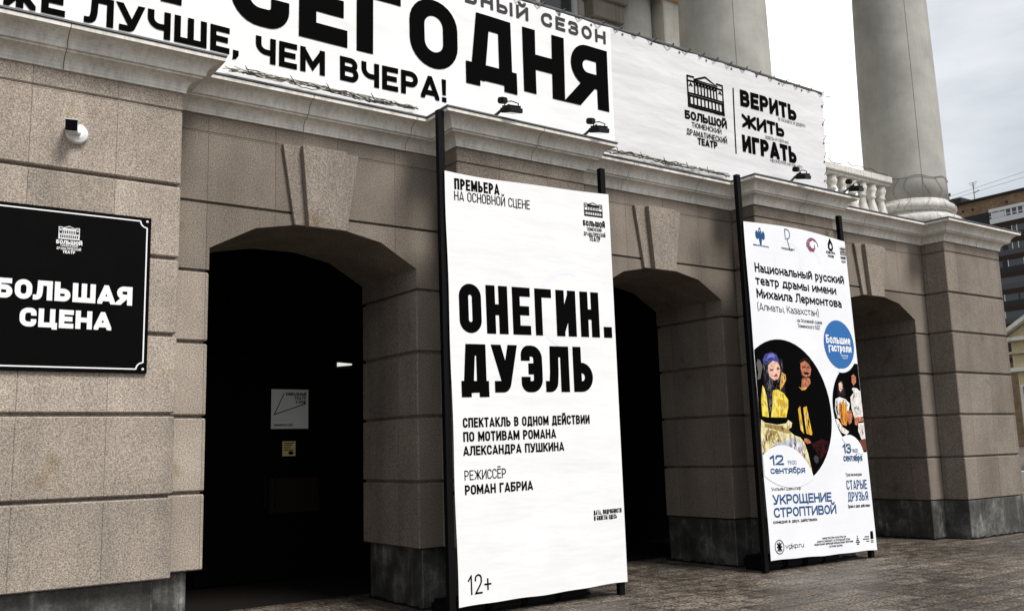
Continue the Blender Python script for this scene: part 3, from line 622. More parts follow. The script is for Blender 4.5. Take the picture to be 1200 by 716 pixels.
# lead flashing strip on the cornice's edge, slightly uneven
bm = bmesh.new(); rows = []
fp = [(.296, ZT-.006), (.296, ZT+.010), (.02, ZT+.022)]
for i, (x, y) in enumerate(path):
    p = Vector((x, y)); d1 = (p-Vector(path[i-1])).normalized() if i else None; d2 = (Vector(path[i+1])-p).normalized() if i < len(path)-1 else None
    d1 = d1 or d2; d2 = d2 or d1
    n1, n2 = Vector((d1.y, -d1.x)), Vector((d2.y, -d2.x)); nn = (n1+n2)/(1+n1.dot(n2))
    rows.append([bm.verts.new((x+nn.x*e_, y+nn.y*e_, z_)) for e_, z_ in fp])
for a, b in zip(rows, rows[1:]):
    for q in range(2): bm.faces.new((a[q], b[q], b[q+1], a[q+1]))
W('flashing', bm, M_alu, co)
# hairline joints in the cornice
M_jd = mat('joint_dirt', (.10, .09, .075, 1), .9, .1)
for (x, y) in ((1.40, -PD), (3.72, 0), (4.9, 0), (6.3, -PD), (8.05, 0), (9.3, 0), (11.1, -PD), (13.1, 0), (15.9, -PD)):
    bm = bmesh.new(); pr = [(e_+.0016, z_) for e_, z_ in prof[1:-1]]
    for q, r_ in zip(pr, pr[1:]):
        v = [bm.verts.new((x+dx, y-e_, z_)) for dx, (e_, z_) in ((-.003, q), (.003, q), (.003, r_), (-.003, r_))]; bm.faces.new(v)
    W('joint_line', bm, M_jd, co)
# terrace slab, porch ceiling, back wall
bm = bmesh.new(); box(bm, -2.6, 16.66, .02, 6, 5.0, ZT); W('terrace', bm, M_cornice, TH)
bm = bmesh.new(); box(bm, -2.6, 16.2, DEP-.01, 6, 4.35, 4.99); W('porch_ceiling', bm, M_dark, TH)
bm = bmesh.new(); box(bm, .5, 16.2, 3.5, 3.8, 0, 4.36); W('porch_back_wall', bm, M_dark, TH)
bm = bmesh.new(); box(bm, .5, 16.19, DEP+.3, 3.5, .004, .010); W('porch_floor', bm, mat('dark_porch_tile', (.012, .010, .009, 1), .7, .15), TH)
for c in (4.75, 9.6, 14.2):
    bm = bmesh.new(); box(bm, c-.95, c+.95, 3.43, 3.499, .02, 2.95)
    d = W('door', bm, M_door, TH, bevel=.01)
    for s in (-1, 1):
        bm = bmesh.new(); tube(bm, [(c+s*.07, 3.43, .95), (c+s*.07, 3.37, .97), (c+s*.07, 3.37, 1.38), (c+s*.07, 3.43, 1.4)], .012, 6); W('handle', bm, M_black, d)
(px0, pz0), (px1, pz1) = INN['panel'][0], INN['panel'][1]
bm = bmesh.new(); box(bm, px0, px1, 3.405, 3.428, pz1, pz0); W('door_panel', bm, M_brown, TH, bevel=.004)
# columns on the terrace
CP = [(.70 - .0125*z if z < 8 else .60, z) for z in (0,)]
for i, cx in enumerate((1.47, 6.24, 11.05, 15.79)):
    cy = .70; bm = bmesh.new()
    lathe(bm, (cx, cy, ZT), [(.70, .60), (.698, 1.0), (.69, 2.2), (.672, 3.4), (.65, 4.6), (.622, 5.8), (.59, 7.0), (.57, 8.0), (.61, 8.05), (.61, 8.15), (.57, 8.2), (.57, 8.35), (.72, 8.6)], 48)
    cl = W('column', bm, M_column, TH, smooth=True)
    bm = bmesh.new()
    tor = lambda R, r, z0, n: [(R+r*cos(radians(-90+180*t/n)), z0+r+r*sin(radians(-90+180*t/n))) for t in range(n+1)]
    lathe(bm, (cx, cy, ZT), [(.88, .0), (.88, .10)]+tor(.80, .115, .10, 8)+[(.785, .335), (.75, .365), (.745, .40)]+tor(.735, .085, .40, 8)+[(.725, .575), (.72, .60), (.70, .63)], 48)
    W('column_base', bm, M_base, cl, smooth=True)
    bm = bmesh.new(); box(bm, cx-.82, cx+.82, cy-.82, cy+.82, ZT+8.6, ZT+8.85); W('capital_block', bm, M_column, cl)
    bm = bmesh.new()
    for q in (-.62, 1.1, 2.35): # faint plumb seam down the shaft
        pts = [(cx+(r_+.0015)*cos(-pi/2+q), cy+(r_+.0015)*sin(-pi/2+q), ZT+z_) for r_, z_ in ((.70, .63), (.698, 1.0), (.69, 2.2), (.672, 3.4), (.65, 4.6), (.622, 5.8), (.59, 7.0))]
        tube(bm, pts, .003, 4)
    W('seam', bm, mat('seam_dirt', (.22, .215, .19, 1), .9, .1), cl)
bm = bmesh.new(); box(bm, -2.6, 16.7, -.2, 6, ZT+8.85, ZT+10.2); W('entablature', bm, M_cornice, TH)
# balustrades between the columns
for a, b in ((2.3, 5.42), (7.08, 10.23), (11.88, 15.0)):
    bm = bmesh.new(); box(bm, a, b, .46, .78, 6.075, 6.19)
    box(bm, a, b, .50, .74, 6.035, 6.075); br_ = W('balustrade', bm, M_bal, TH, bevel=.012)
    n = int((b-a)/.262)
    for k_ in range(n):
        if a < 8 and not (a > 7): continue
        x = a+.16+(b-a-.32)*k_/(n-1)
        bm = bmesh.new(); lathe(bm, (x, .62, ZT), [(.085, 0), (.085, .06), (.065, .08), (.095, .15), (.112, .25), (.105, .34), (.075, .46), (.055, .55), (.052, .60), (.075, .615), (.075, .64), (.058, .655), (.085, .72), (.10, .78), (.085, .80), (.09, .865)], 12)
        W('baluster', bm, M_bal, br_, smooth=True)
# main wall behind the columns, with one window
UY = 4.0
bm = bmesh.new(); box(bm, -2.6, 8.6, UY, 6, ZT, 14); box(bm, 8.6, 11.04, UY, 6, ZT, 9.2); box(bm, 8.6, 11.04, UY+.35, 6, 9.2, 14); box(bm, 11.04, 14.6, UY, 6, ZT, 14); W('upper_wall', bm, M_upper, TH)
bm = bmesh.new(); box(bm, 8.62, 11.02, UY+.22, UY+.25, 9.22, 13.2); wn = W('window', bm, M_glass, TH)
bm = bmesh.new()
for x in (8.62, 9.55, 10.02, 10.92): box(bm, x, x+.09, UY+.14, UY+.215, 9.22, 13.2)
box(bm, 8.62, 11.02, UY+.15, UY+.212, 10.9, 10.98); W('window_frame', bm, M_whiteplastic, wn)
bm = bmesh.new(); box(bm, 11.05, 11.80, UY-.26, UY+.001, 10.02, 13.6); box(bm, 11.12, 11.45, UY-.32, UY-.26, 10.1, 13.5); box(bm, 10.98, 11.88, UY-.34, UY+.002, 9.92, 10.02); box(bm, 11.05, 11.82, UY-.27, UY+.003, 9.56, 9.92); box(bm, 11.1, 11.75, UY-.2, UY+.004, 9.50, 9.56)
W('window_casing', bm, M_casing, wn, bevel=.012)
bm = bmesh.new(); lathe(bm, (12.25, UY+.15, ZT), [(.55, 0), (.55, .5), (.50, .6), (.49, 8.0)], 40); W('half_column', bm, M_column, TH, smooth=True)
bm = bmesh.new(); box(bm, 12.74, 13.62, UY-.42, UY+.002, ZT, 13.8); W('wall_pier', bm, M_upper, TH, bevel=.02)
bm = bmesh.new(); box(bm, 11.9, 13.7, UY-.5, UY-.38, 10.25, 10.6); W('gilded_band', bm, mat('ochre_moulding', (.34, .24, .10, 1), .6, .3), TH, bevel=.02)

# ------------------------------------------------------------------ long banner above the cornice
BY = -.27
_s, _e = BB[0], BB[1]; S0, SZ, SH = _s[1], _s[3], _s[4]; E0, EZ, EH = _e[1], _e[3], _e[4]; ES = EH/.283
BL = thing('facade_banner', 'long white banner above the cornice with huge black letters СЕГОДНЯ', 'banner', (6, BY, ZT))
XR0, XR1, ZB0, ZB1 = 12.019, 12.135, 5.19, 6.903     # right edge (bottom, top)
def bbw(x, z): return .012*sin(x*1.9+.5)*sin(z*1.4)+.006*sin(x*5.1+z*2)
XS = 7.78
def bsheet(xa, xb_bot, xb_top, mtl, nm):
    bm = bmesh.new(); nx = 44; nz_ = 16; g_ = []
    for i in range(nx+1):
        col = []
        for j in range(nz_+1):
            t = j/nz_; xb = xb_bot+(xb_top-xb_bot)*t; x = xa+(xb-xa)*i/nx; z = ZB0+(ZB1-ZB0)*t
            if j == nz_: z -= .016*abs(sin(x*pi/.52))
            col.append(bm.verts.new((x, BY+.02+bbw(x, z), z)))
        g_.append(col)
    for i in range(nx):
        for j in range(nz_): bm.faces.new((g_[i][j], g_[i+1][j], g_[i+1][j+1], g_[i][j+1]))
    o = W(nm, bm, mtl, BL, smooth=True); return o
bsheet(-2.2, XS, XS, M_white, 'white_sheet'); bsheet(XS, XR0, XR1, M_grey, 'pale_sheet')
def pl_bb(x, z, off): return Vector((x, BY+.02+bbw(x, z)-off, z))
letter(BL, BB, pl_bb, .006, .2)
text_obj(('ДАЖ', E0-.045-.72*ES, E0-.045*ES, EZ, EH, .22, 'k', .13), pl_bb, .006, BL, .2)
text_obj(('И', S0-1.30*ES, S0-.50*ES, SZ, SH, .235, 'k', .1), pl_bb, .006, BL, .2)
(va, vb), (vc, vd) = ART['vline']
polys_obj('divider_line', subdiv([(0, p) for p in stroke([(va, vb), (vc, vd)], .022)], .2), pl_bb, .006, INK['k'], BL)
bm = bmesh.new(); tube(bm, [(-2.3, BY+.07, ZB1+.035), (XR1+.03, BY+.07, ZB1+.035)], .028, 8); tube(bm, [(XR0+.04, BY+.07, ZT), (XR1+.03, BY+.07, ZB1+.035)], .028, 8)
for x in (0, 3.4, 5.2, 7.4, 8.6, 9.8, 12.0): tube(bm, [(x, BY+.1, ZT), (x, BY+.1, ZB1)], .025, 6)
W('frame', bm, M_alu, BL, smooth=True)
bm = bmesh.new(); random.seed(3); pts = []; x = -2.1
while x < XR1:                                      # cord laced between the sheet's eyelets and the pipe
    pts += [(x, BY-.005, ZB1-.03), (x+.10, BY-.0, ZB1+.05), (x+.17, BY+.07, ZB1+.07), (x+.22, BY+.11, ZB1+.03), (x+.26, BY+.02, ZB1+.0)]; x += .30+random.uniform(-.03, .03)
tube(bm, pts, .007, 5); W('lacing_cord', bm, M_wired, BL)
bm = bmesh.new(); z = ZB0+.15; pts = []
while z < ZB1:
    f_ = XR0+(XR1-XR0)*(z-ZB0)/(ZB1-ZB0); pts += [(f_-.03, BY-.0, z), (f_+.05, BY+.02, z+.08), (f_+.07, BY+.09, z+.14), (f_+.02, BY+.1, z+.2)]; z += .27
tube(bm, pts, .006, 5); W('lacing_cord', bm, M_wired, BL)
bm = bmesh.new(); lathe(bm, (0, 0, 0), [(.017, 0), (.017, .004), (.009, .006)], 8)
bm.transform(Matrix.Rotation(radians(90), 4, 'X')); ey = from_bm('eyelet', bm, M_alu); first = True
spots = [(-1.9+i*.52, ZB1-.045) for i in range(28)]+[(XR0+(XR1-XR0)*(z-ZB0)/(ZB1-ZB0)-.035, z) for z in (5.5, 5.8, 6.1, 6.4, 6.7)]
for x, z in spots:
    if x > XR1-.03: continue
    q = ey if first else ey.copy()
    if not first: COL.objects.link(q)
    first = False; q.parent = BL; q.location = pl_bb(x, z, .004)-BL.location

# ------------------------------------------------------------------ the two poster stands
def stand(D, label, mtl, posts):
    c = [Vector(p) for p in D['c']]; W_, H_ = D['W'], D['H']
    T = thing('poster_stand', label, 'poster', ((c[2].x+c[3].x)/2, -.6, 0))
    def place(x, z, off):
        u, v = x/W_, z/H_
        p = (c[3].lerp(c[2], u)).lerp(c[0].lerp(c[1], u), v)
        return Vector((p.x, p.y-off+.0012*sin(u*5+v*3)*sin(v*7), p.z))
    D['place'] = place
    bm = bmesh.new(); g_ = []
    for i in range(31):
        col = []
        for j in range(49):
            u, v = i/30, j/48; x, z = u*W_, v*H_
            if j == 48: z -= D['sag'](u)
            if j == 0: z += .004*sin(u*9)+.003*sin(u*23)
            if i == 0: x += .004*sin(v*19)
            col.append(bm.verts.new(place(x, z, 0)))
        g_.append(col)
    for i in range(30):
        for j in range(48): bm.faces.new((g_[i][j], g_[i+1][j], g_[i+1][j+1], g_[i][j+1]))
    W('printed_sheet', bm, mtl, T, smooth=True)
    for (xb, xt, zt) in posts:
        bm = bmesh.new()
        v = []
        for z, x in ((0.0, xb), (zt, xt)):
            v.append([bm.verts.new((x+sx*.036, -.605+sy*.03, z)) for sx, sy in ((-1,-1),(1,-1),(1,1),(-1,1))])
        for k_ in range(4): bm.faces.new((v[0][k_], v[0][(k_+1) % 4], v[1][(k_+1) % 4], v[1][k_]))
        bm.faces.new(v[0][::-1]); bm.faces.new(v[1]); W('post', bm, M_post, T)
    (xb0, xt0, z0), (xb1, xt1, z1) = posts
    for z in (.16, 1.2, 2.3, 3.4, 4.40):
        bm = bmesh.new(); f_ = z/z0; box(bm, xb0+(xt0-xb0)*f_+.05, xb1+(xt1-xb1)*f_-.05, -.63, -.59, z-.02, z+.02); W('crossbar', bm, M_post, T)
    return T, place
B1['sag'] = lambda u: .012*sin(u*8)*(1-u)+.02*sin(pi*u)
B2['sag'] = lambda u: .03*max(0, u-.55)/.45-.035*sin(pi*u)
P1, pl1 = stand(B1, 'tall white poster on black posts between the first two arches, headed ПРЕМЬЕРА', M_white, [(5.03, 4.985, 5.14), (7.232, 7.20, 4.85)])
letter(P1, B1['t'], pl1, .0026, .12)
P2, pl2 = stand(B2, 'white poster on black posts with a blue disc and round pictures of actors', M_coolw, [(9.66, 9.60, 5.14), (11.895, 11.775, 4.85)])

def disc(c, r, n=56): return [Vector((c[0]+r*cos(2*pi*k/n), c[1]+r*sin(2*pi*k/n))) for k in range(n)]
def cl_sheet(p, m_=.004):
    W_, H_ = B2['W'], B2['H']
    for ax, val, less in ((0, m_, False), (0, W_-m_, True), (1, m_, False), (1, H_-m_, True)): p = clip(p, ax, val, less) if len(p) > 2 else p
    return p
def flat(name, p, col, off):
    p = cl_sheet(p)
    if len(p) > 2: polys_obj(name, [(0, q) for l_, q in subdiv([(0, p)], .12)], pl2, off, M_coolw if col == 'w' else INK[col], P2, 0)
def meet(p, q):
    n = len(q)
    for i in range(n):
        a, b = q[i], q[(i+1) % n]; e_ = b-a; out = []
        sd_ = lambda v: e_.x*(v.y-a.y)-e_.y*(v.x-a.x)
        for k_ in range(len(p)):
            u, v = p[k_], p[(k_+1) % len(p)]; su, sv = sd_(u), sd_(v)
            if su >= 0: out.append(u)
            if (su >= 0) != (sv >= 0): out.append(u.lerp(v, su/(su-sv)))
        p = out
        if len(p) < 3: return p
    return p
def fan(p):
    c_ = sum(p, Vector((0, 0)))/len(p)
    return [(0, [c_, p[i], p[(i+1) % len(p)]]) for i in range(len(p))]
def inside(p, q):
    r = False
    for i in range(len(q)):
        (xa, ya), (xb, yb) = q[i], q[i-1]
        if (ya > p[1]) != (yb > p[1]) and p[0] < (xb-xa)*(p[1]-ya)/(yb-ya)+xa: r = not r
    return r
random.seed(44); DAB = {'yellow': ('yellowd', 'cream', 'gold'), 'cream': ('creamd', 'silver', 'gold', 'cream'), 'silver': ('white', 'creamd', 'steel'), 'hair': ('plume', 'black2', 'steel'), 'turban': ('turbanl', 'hair'),
   'skin': ('skinm', 'skind'), 'skinm': ('skind', 'skin', 'hat'), 'gold2': ('hat', 'yellowd', 'cream'), 'orange': ('skinm', 'hat', 'gold2'), 'white': ('silver', 'skin', 'steel'), 'maroon': ('hat', 'black2'), 'creamd': ('cream', 'hat'), 'gold': ('hat', 'cream')}
def dabs_for(cname, pts):
    out = []
    if cname not in DAB: return out
    xs = [p[0] for p in pts]; zs = [p[1] for p in pts]; area = (max(xs)-min(xs))*(max(zs)-min(zs)); face = cname in ('skin', 'skinm')
    for k_ in range(int(area*(160 if face else 900))+(1 if face else 4)):
        p = (random.uniform(min(xs), max(xs)), random.uniform(min(zs), max(zs)))
        L_ = random.uniform(.006, .012) if face else random.uniform(.02, .06); wd_ = L_*(.5 if face else .22); a = random.gauss(pi/2, .35)
        dx, dz = cos(a)*L_, sin(a)*L_; ex_, ez_ = -sin(a)*wd_, cos(a)*wd_
        q = [(p[0]-dx, p[1]-dz), (p[0]+ex_, p[1]+ez_), (p[0]+dx, p[1]+dz), (p[0]-ex_, p[1]-ez_)]
        if not all(inside(v, pts) for v in q) or p[0] < .02 or p[0] > B2['W']-.02: continue
        if min((Vector(p)-Vector(big[:2])).length/big[2], (Vector(p)-Vector(sml[:2])).length/sml[2]) > .95: continue
        out.append((random.choice(DAB[cname]), [Vector(v) for v in q]))
    return out
def convexish(p, name, col, off, ci, r_):
    p = [Vector(q) for q in p]
    q2 = []
    for v in p:
        d = v-Vector(ci)
        q2.append(Vector(ci)+d*min(1, r_*.995/max(d.length, 1e-6)))
    p = cl_sheet(q2)
    bm = bmesh.new()
    try: bm.faces.new([bm.verts.new(pl2(v.x, v.y, off)) for v in p])
    except ValueError: bm.free(); return
    bmesh.ops.triangulate(bm, faces=bm.faces[:])
    mlist = [col]
    for k_, (c2, q) in enumerate(dabs_for(col, [(v.x, v.y) for v in p])):
        if c2 not in mlist: mlist.append(c2)
        f_ = bm.faces.new([bm.verts.new(pl2(v.x, v.y, off+.00002+.000001*(k_ % 50))) for v in q]); f_.material_index = mlist.index(c2)
    me = bpy.data.meshes.new(name); bm.to_mesh(me); bm.free()
    for c2 in mlist: me.materials.append(INK[c2])
    adopt(link(name, me, None), P2)
big, sml, w12, w13, blu = (ART[k_] for k_ in ('big', 'small', 'w12', 'w13', 'blue'))
flat('round_picture', disc(big[:2], big[2]), 'black2', .0012); flat('round_picture', disc(sml[:2], sml[2]), 'black2', .0012)
for i, (cname, pts) in enumerate(ART['fig']):
    cen = sum((Vector(p) for p in pts), Vector((0, 0)))/len(pts)
    tgt = big if (cen-Vector(big[:2])).length/big[2] < (cen-Vector(sml[:2])).length/sml[2] else sml
    convexish(pts, 'picture_figure', cname, .0015+.00005*i, tgt[:2], tgt[2])
flat('date_disc', meet(disc(w12[:2], w12[2]), disc(big[:2], big[2]*1.03)), 'w', .0046); flat('date_disc', meet(disc(w13[:2], w13[2]), disc(sml[:2], sml[2]*1.05)), 'w', .0046)
flat('white_ring', meet(disc(blu[:2], blu[2]+.055), disc(sml[:2], sml[2]*1.05)), 'w', .0048); flat('blue_disc', disc(blu[:2], blu[2]), 'blue', .0052)
for it in B2['t']:
    letter(P2, [it], pl2, .006 if it[-2] == 'w' else (.0053 if it[3] > 1.05 and it[3] < 1.35 and len(it) > 6 else .0018), .12)
# emblems along the top and the foot of the poster
ex, ez = ART['eagle']
P_ = []; EK = .72
for s in (-1, 1):
    P_.append((0, [Vector((ex+s*a, ez+b)) for a, b in ((.015, .05), (.10, .115), (.135, .06), (.13, -.02), (.09, -.06), (.03, -.03))]))
    P_.append((1, [Vector((ex+s*a, ez+b)) for a, b in ((.005, .03), (.05, .10), (.035, .13), (.0, .09))]))
P_.append((2, [Vector((ex+a, ez+b)) for a, b in ((-.03, .04), (.03, .04), (.04, -.06), (.02, -.16), (-.02, -.16), (-.04, -.06))]))
P_ = [(l_, [Vector((ex+(v.x-ex)*EK, ez+(v.y-ez)*EK)) for v in p]) for l_, p in P_]
P_.append((2, [Vector((ex+a*EK, ez+b*EK)) for a, b in ((-.03, .13), (.03, .13), (.02, .17), (-.02, .17))]))
polys_obj('eagle_emblem', P_, pl2, .0026, INK['n'], P2)
rx, rz = ART['rk']
polys_obj('emblem', [(0, p) for p in stroke([(rx-.03, rz-.02), (rx-.03, rz+.13), (rx+.07, rz+.13, .06), (rx+.07, rz+.0, .06), (rx+.0, rz+.0), (rx+.05, rz-.15)], .014)], pl2, .0026, INK['n'], P2)
sx_, sz_ = ART['swirl']
sp_ = []
for k_ in range(5):
    r_ = .13-.02*k_; sp_ += [(k_, p) for p in stroke([(sx_+r_*cos(t*.5+k_*.8), sz_+r_*.85*sin(t*.5+k_*.8)) for t in range(8)], .014)]
polys_obj('emblem', [q for q in sp_ if q[0] % 2 == 0], pl2, .0026, INK['n'], P2); polys_obj('emblem', [q for q in sp_ if q[0] % 2], pl2, .0032, INK['red'], P2)
dx_, dz_ = ART['drop']
polys_obj('emblem', fan([Vector((dx_+a, dz_+b)) for a, b in ((0, .11), (.055, .02), (.06, -.04), (.03, -.08), (-.03, -.08), (-.06, -.04), (-.055, .02))]), pl2, .0026, INK['k'], P2)
polys_obj('emblem', fan([Vector((dx_+a, dz_+b)) for a, b in ((0, .03), (.025, -.01), (.02, -.045), (-.02, -.045), (-.025, -.01))]), pl2, .004, INK['w'], P2)
gx, gz = ART['vg']
polys_obj('emblem', [(0, p) for p in stroke([(v.x, v.y) for v in disc((gx, gz), .085, 28)], .011, True)]+[(1, p) for a, b in (((-.04, .05), (.04, -.05)), ((.04, .05), (-.04, -.05)), ((-.05, 0), (.05, 0)), ((0, .06), (0, -.06))) for p in stroke([(gx+a[0], gz+a[1]), (gx+b[0], gz+b[1])], .02)], pl2, .0026, INK['k'], P2)
(ax_, az_), (cx_, cz_), (bx_, bz_) = ART['brand']
bk = [(0, [Vector((2.12+a, .175+b)) for a, b in ((-.03, -.02), (.04, -.02), (.04, .085), (-.02, .085))])]
for k_ in range(4): bk.append((0, [Vector((2.125+a+.03*(k_ % 2)-.02, .105+b+.022*(k_//2))) for a, b in ((-.008, 0), (.014, 0), (.014, .014), (-.008, .014))]))
for k_, wd_ in enumerate((.10, .14, .07)): bk.append((0, [Vector((2.06-a, .125+.03*(2-k_)+b)) for a, b in ((0, 0), (wd_, 0), (wd_, .012), (0, .012))]))
for k_, wd_ in enumerate((.02, .03, .06, .09, .05)): bk.append((0, [Vector((1.80+a, .20-.026*k_+b)) for a, b in ((-wd_/2, 0), (wd_/2, 0), (wd_/2, .016), (-wd_/2, .016))]))
for q in bk: polys_obj('print_mark', [q], pl2, .0026, INK['k'], P2)
# faint show-through marks of an older print
for c_, r_ in (((.9, 3.9), .30), ((1.35, 3.95), .22)): polys_obj('faded_mark', [(0, p) for p in stroke([(v.x, v.y) for v in disc(c_, r_, 30)][:20], .05)], pl2, .0012, INK['ghost'], P2)
polys_obj('faded_mark', [(0, p) for p in stroke([(v.x, v.y) for v in disc((1.55, 3.0), .42, 30)][6:24], .06)], pl1, .0012, INK['ghost'], P1)
# black ballast boxes behind the foot of each poster
def ballast(x0, x1, n, label):
    t = thing('ballast_block', label, 'ballast', ((x0+x1)/2, -.35, 0)); random.seed(int(x0*10))
    for k_ in range(n):
        a = x0+(x1-x0)*k_/n; b = x0+(x1-x0)*(k_+1)/n
        bm = bmesh.new(); box(bm, a+.01, b-.01, -.52-random.uniform(0, .05), -.14, 0, .13+random.uniform(0, .06)); W('sandbag', bm, M_post, t, bevel=.035, seg=3)
ballast(5.05, 6.85, 4, 'row of black sandbags holding down the foot of the premiere poster')
ballast(9.75, 11.3, 4, 'row of black sandbags under the poster with the blue disc')

# ------------------------------------------------------------------ name plate on the first pilaster
(s0x, s0z), (s1x, s1z) = ART['sign']
sx1 = 2.150; sx0 = .86; sz1, sz0 = 3.665, 2.325
NP = thing('name_plate', 'square black plate with white lettering БОЛЬШАЯ СЦЕНА on the stone wall', 'sign', ((sx0+sx1)/2, -.44, sz0))
bm = bmesh.new(); box(bm, sx0, sx1, -.450, -.422, sz0, sz1); W('plate', bm, M_enamel, NP, bevel=.004)
pl_s = lambda x, z, off: Vector((x, -.450-off, z))
mg = .035; rr = .055
loop = []
for cx, cz, a0 in ((sx1-mg, sz1-mg, 180), (sx1-mg, sz0+mg, 90), (sx0+mg, sz0+mg, 0), (sx0+mg, sz1-mg, -90)):
    loop += [(cx+rr*cos(radians(a)), cz+rr*sin(radians(a))) for a in ([a0+90*t/6 for t in range(7)])]
cr_ = []
for cx, cz, a0 in ((sx1-mg, sz1-mg, (180, 270)), (sx1-mg, sz0+mg, (90, 180)), (sx0+mg, sz0+mg, (0, 90)), (sx0+mg, sz1-mg, (270, 360))):
    cr_.append([(cx+rr*cos(radians(a0[0]+(a0[1]-a0[0])*t/6)), cz+rr*sin(radians(a0[0]+(a0[1]-a0[0])*t/6))) for t in range(7)])
loop = cr_[0]+cr_[1][::-1]*0
bl_ = []
for q in cr_: bl_ += [(0, p) for p in stroke(q, .011)]
e_ = mg
for a, b in (((sx0+e_+rr, sz1-e_), (sx1-e_-rr, sz1-e_)), ((sx0+e_+rr, sz0+e_), (sx1-e_-rr, sz0+e_)), ((sx1-e_, sz0+e_+rr), (sx1-e_, sz1-e_-rr)), ((sx0+e_, sz0+e_+rr), (sx0+e_, sz1-e_-rr))): bl_ += [(1, p) for p in stroke([a, b], .011)]
polys_obj('border_line', bl_, pl_s, .003, INK['w'], NP)
for x, z in ((sx1-mg, sz1-mg), (sx1-mg, sz0+mg), (sx0+mg, sz1-mg), (sx0+mg, sz0+mg)):
    bm = bmesh.new(); lathe(bm, (0, 0, 0), [(.011, 0), (.011, .003), (.006, .006)], 10); bm.transform(Matrix.Translation((x, -.4505, z)) @ Matrix.Rotation(radians(90), 4, 'X')); W('screw', bm, M_whiteplastic, NP)
letter(NP, SG, pl_s, .003)

# ------------------------------------------------------------------ security camera
CX, CZ = 1.53, 4.318
SCM = thing('security_camera', 'small white bullet security camera with black front on the wall above the name plate', 'camera', (CX, -.42, CZ))
bm = bmesh.new(); lathe(bm, (0, 0, 0), [(.086, 0), (.086, .03), (.078, .046), (.045, .06)], 24); bm.transform(Matrix.Translation((CX, -.419, CZ)) @ Matrix.Rotation(radians(90), 4, 'X')); W('mount', bm, M_whiteplastic, SCM, smooth=False)
cd = Vector((-.22, -.96, -.10)).normalized(); cs = cd.cross(Vector((0, 0, 1))).normalized(); cu = cs.cross(cd)
bm = bmesh.new(); c_ = Vector((CX-.060, -.53, CZ+.018)); obox(bm, c_, cs, cd, cu, .046, .085, .044); W('housing', bm, M_whiteplastic, SCM, bevel=.012, seg=2)
bm = bmesh.new(); obox(bm, c_+cd*.086, cs, cd, cu, .0455, .006, .0435); W('front_glass', bm, M_enamel, SCM, bevel=.004)
bm = bmesh.new(); obox(bm, c_+cu*.048+cd*.008, cs, cd, cu, .05, .09, .003); W('sun_hood', bm, M_whiteplastic, SCM)
bm = bmesh.new(); tube(bm, [(CX, -.43, CZ), (CX, -.49, CZ-.005), c_-cd*.05-cu*.02], .026, 10); W('bracket', bm, M_whiteplastic, SCM, smooth=True)

# ------------------------------------------------------------------ floodlights on the cornice
def floodlight(x, label, flip=1, arm=.20):
    y = -.63; t = thing('floodlight', label, 'floodlight', (x, y, ZT+.01), 'black floodlights on the cornice')
    bm = bmesh.new(); box(bm, -.05, .05, -.03, .03, 0, .012); o_ = from_bm('foot_plate', bm, M_black, t)
    bm = bmesh.new(); tube(bm, [(0, 0, .005), (flip*.05, -.01, .04), (flip*arm*.55, -.03, .10), (flip*arm, -.05, .165)], .016, 8); from_bm('arm', bm, M_black, t, smooth=True)
    hd = Vector((flip*.12, .22, -.95)).normalized(); hs = Vector((1, .3*flip, 0)); hs = (hs-hd*hs.dot(hd)).normalized(); hu = hs.cross(hd)
    c_ = Vector((flip*arm*.95, -.10, .085))
    bm = bmesh.new(); obox(bm, c_, hs, hu, hd, 0.11, .075, .026); h_ = from_bm('lamp_head', bm, M_black, t, bevel=.006)
    bm = bmesh.new()
    for k_ in range(6): obox(bm, c_-hd*.036+hs*(-.08+.032*k_), hs, hu, hd, .004, .065, .016)
    from_bm('cooling_fins', bm, M_black, h_)
    bm = bmesh.new(); obox(bm, c_+hd*.0275, hs, hu, hd, .095, .062, .002); from_bm('lens', bm, M_glass, h_)
    bm = bmesh.new(); q = c_-hs*.119; r_ = c_+hs*.119; tp = c_-hd*.10
    tube(bm, [q, q-hd*.085, tp, r_-hd*.085, r_], .007, 6); from_bm('bracket', bm, M_black, t)
    bm = bmesh.new(); obox(bm, Vector((flip*arm*.55, -.05, .20)), hs, hu, hd, .05, .04, .035); from_bm('junction_box', bm, M_black, t, bevel=.012, seg=2)
floodlight(5.64, 'black floodlight on the cornice just right of the first poster\'s left post')
floodlight(6.90, 'black floodlight on the cornice below the last letter of СЕГОДНЯ')
floodlight(10.66, 'black floodlight on the cornice below the words at the banner\'s right end')
floodlight(11.86, 'black floodlight on the cornice in front of the balusters', arm=.24)

# ------------------------------------------------------------------ cables and string lights
def garland(x0, x1, y, z, seed, label, cat='string lights'):
    random.seed(seed); t = thing('string_lights', label, cat, ((x0+x1)/2, y, z), None)
    for k_ in range(11):
        pts = []; x = x0+random.uniform(0, .3); ph = random.uniform(0, 6)
        while x < x1: pts.append((x, y+random.uniform(-.015, .02)+.01*sin(x*6+ph), z+.008+.03*abs(sin(x*2.3+ph))+.02*sin(x*.9+ph*2)**2+random.uniform(0, .03))); x += random.uniform(.03, .09)
        bm = bmesh.new(); tube(bm, pts, .0055, 4); W('cable', bm, (M_wire, M_net, M_wired)[k_ % 3], t)
    x = x0+.3
    while x < x1-.2:
        bm = bmesh.new(); tube(bm, [(x, y-.02, z+.02), (x-.05, y-.05, z+.07), (x-.07, y-.06, z+.085)], .0045, 5); W('cable_tie', bm, M_wired, t); x += random.uniform(.38, .5)
garland(2.75, 4.9, -.315, ZT+.012, 1, 'tangled string light cables lying on the cornice above the first arch')
garland(7.45, 9.8, -.315, ZT+.012, 2, 'tangled string light cables lying on the cornice above the middle arch')
random.seed(11); cx, cy = 15.79, .70
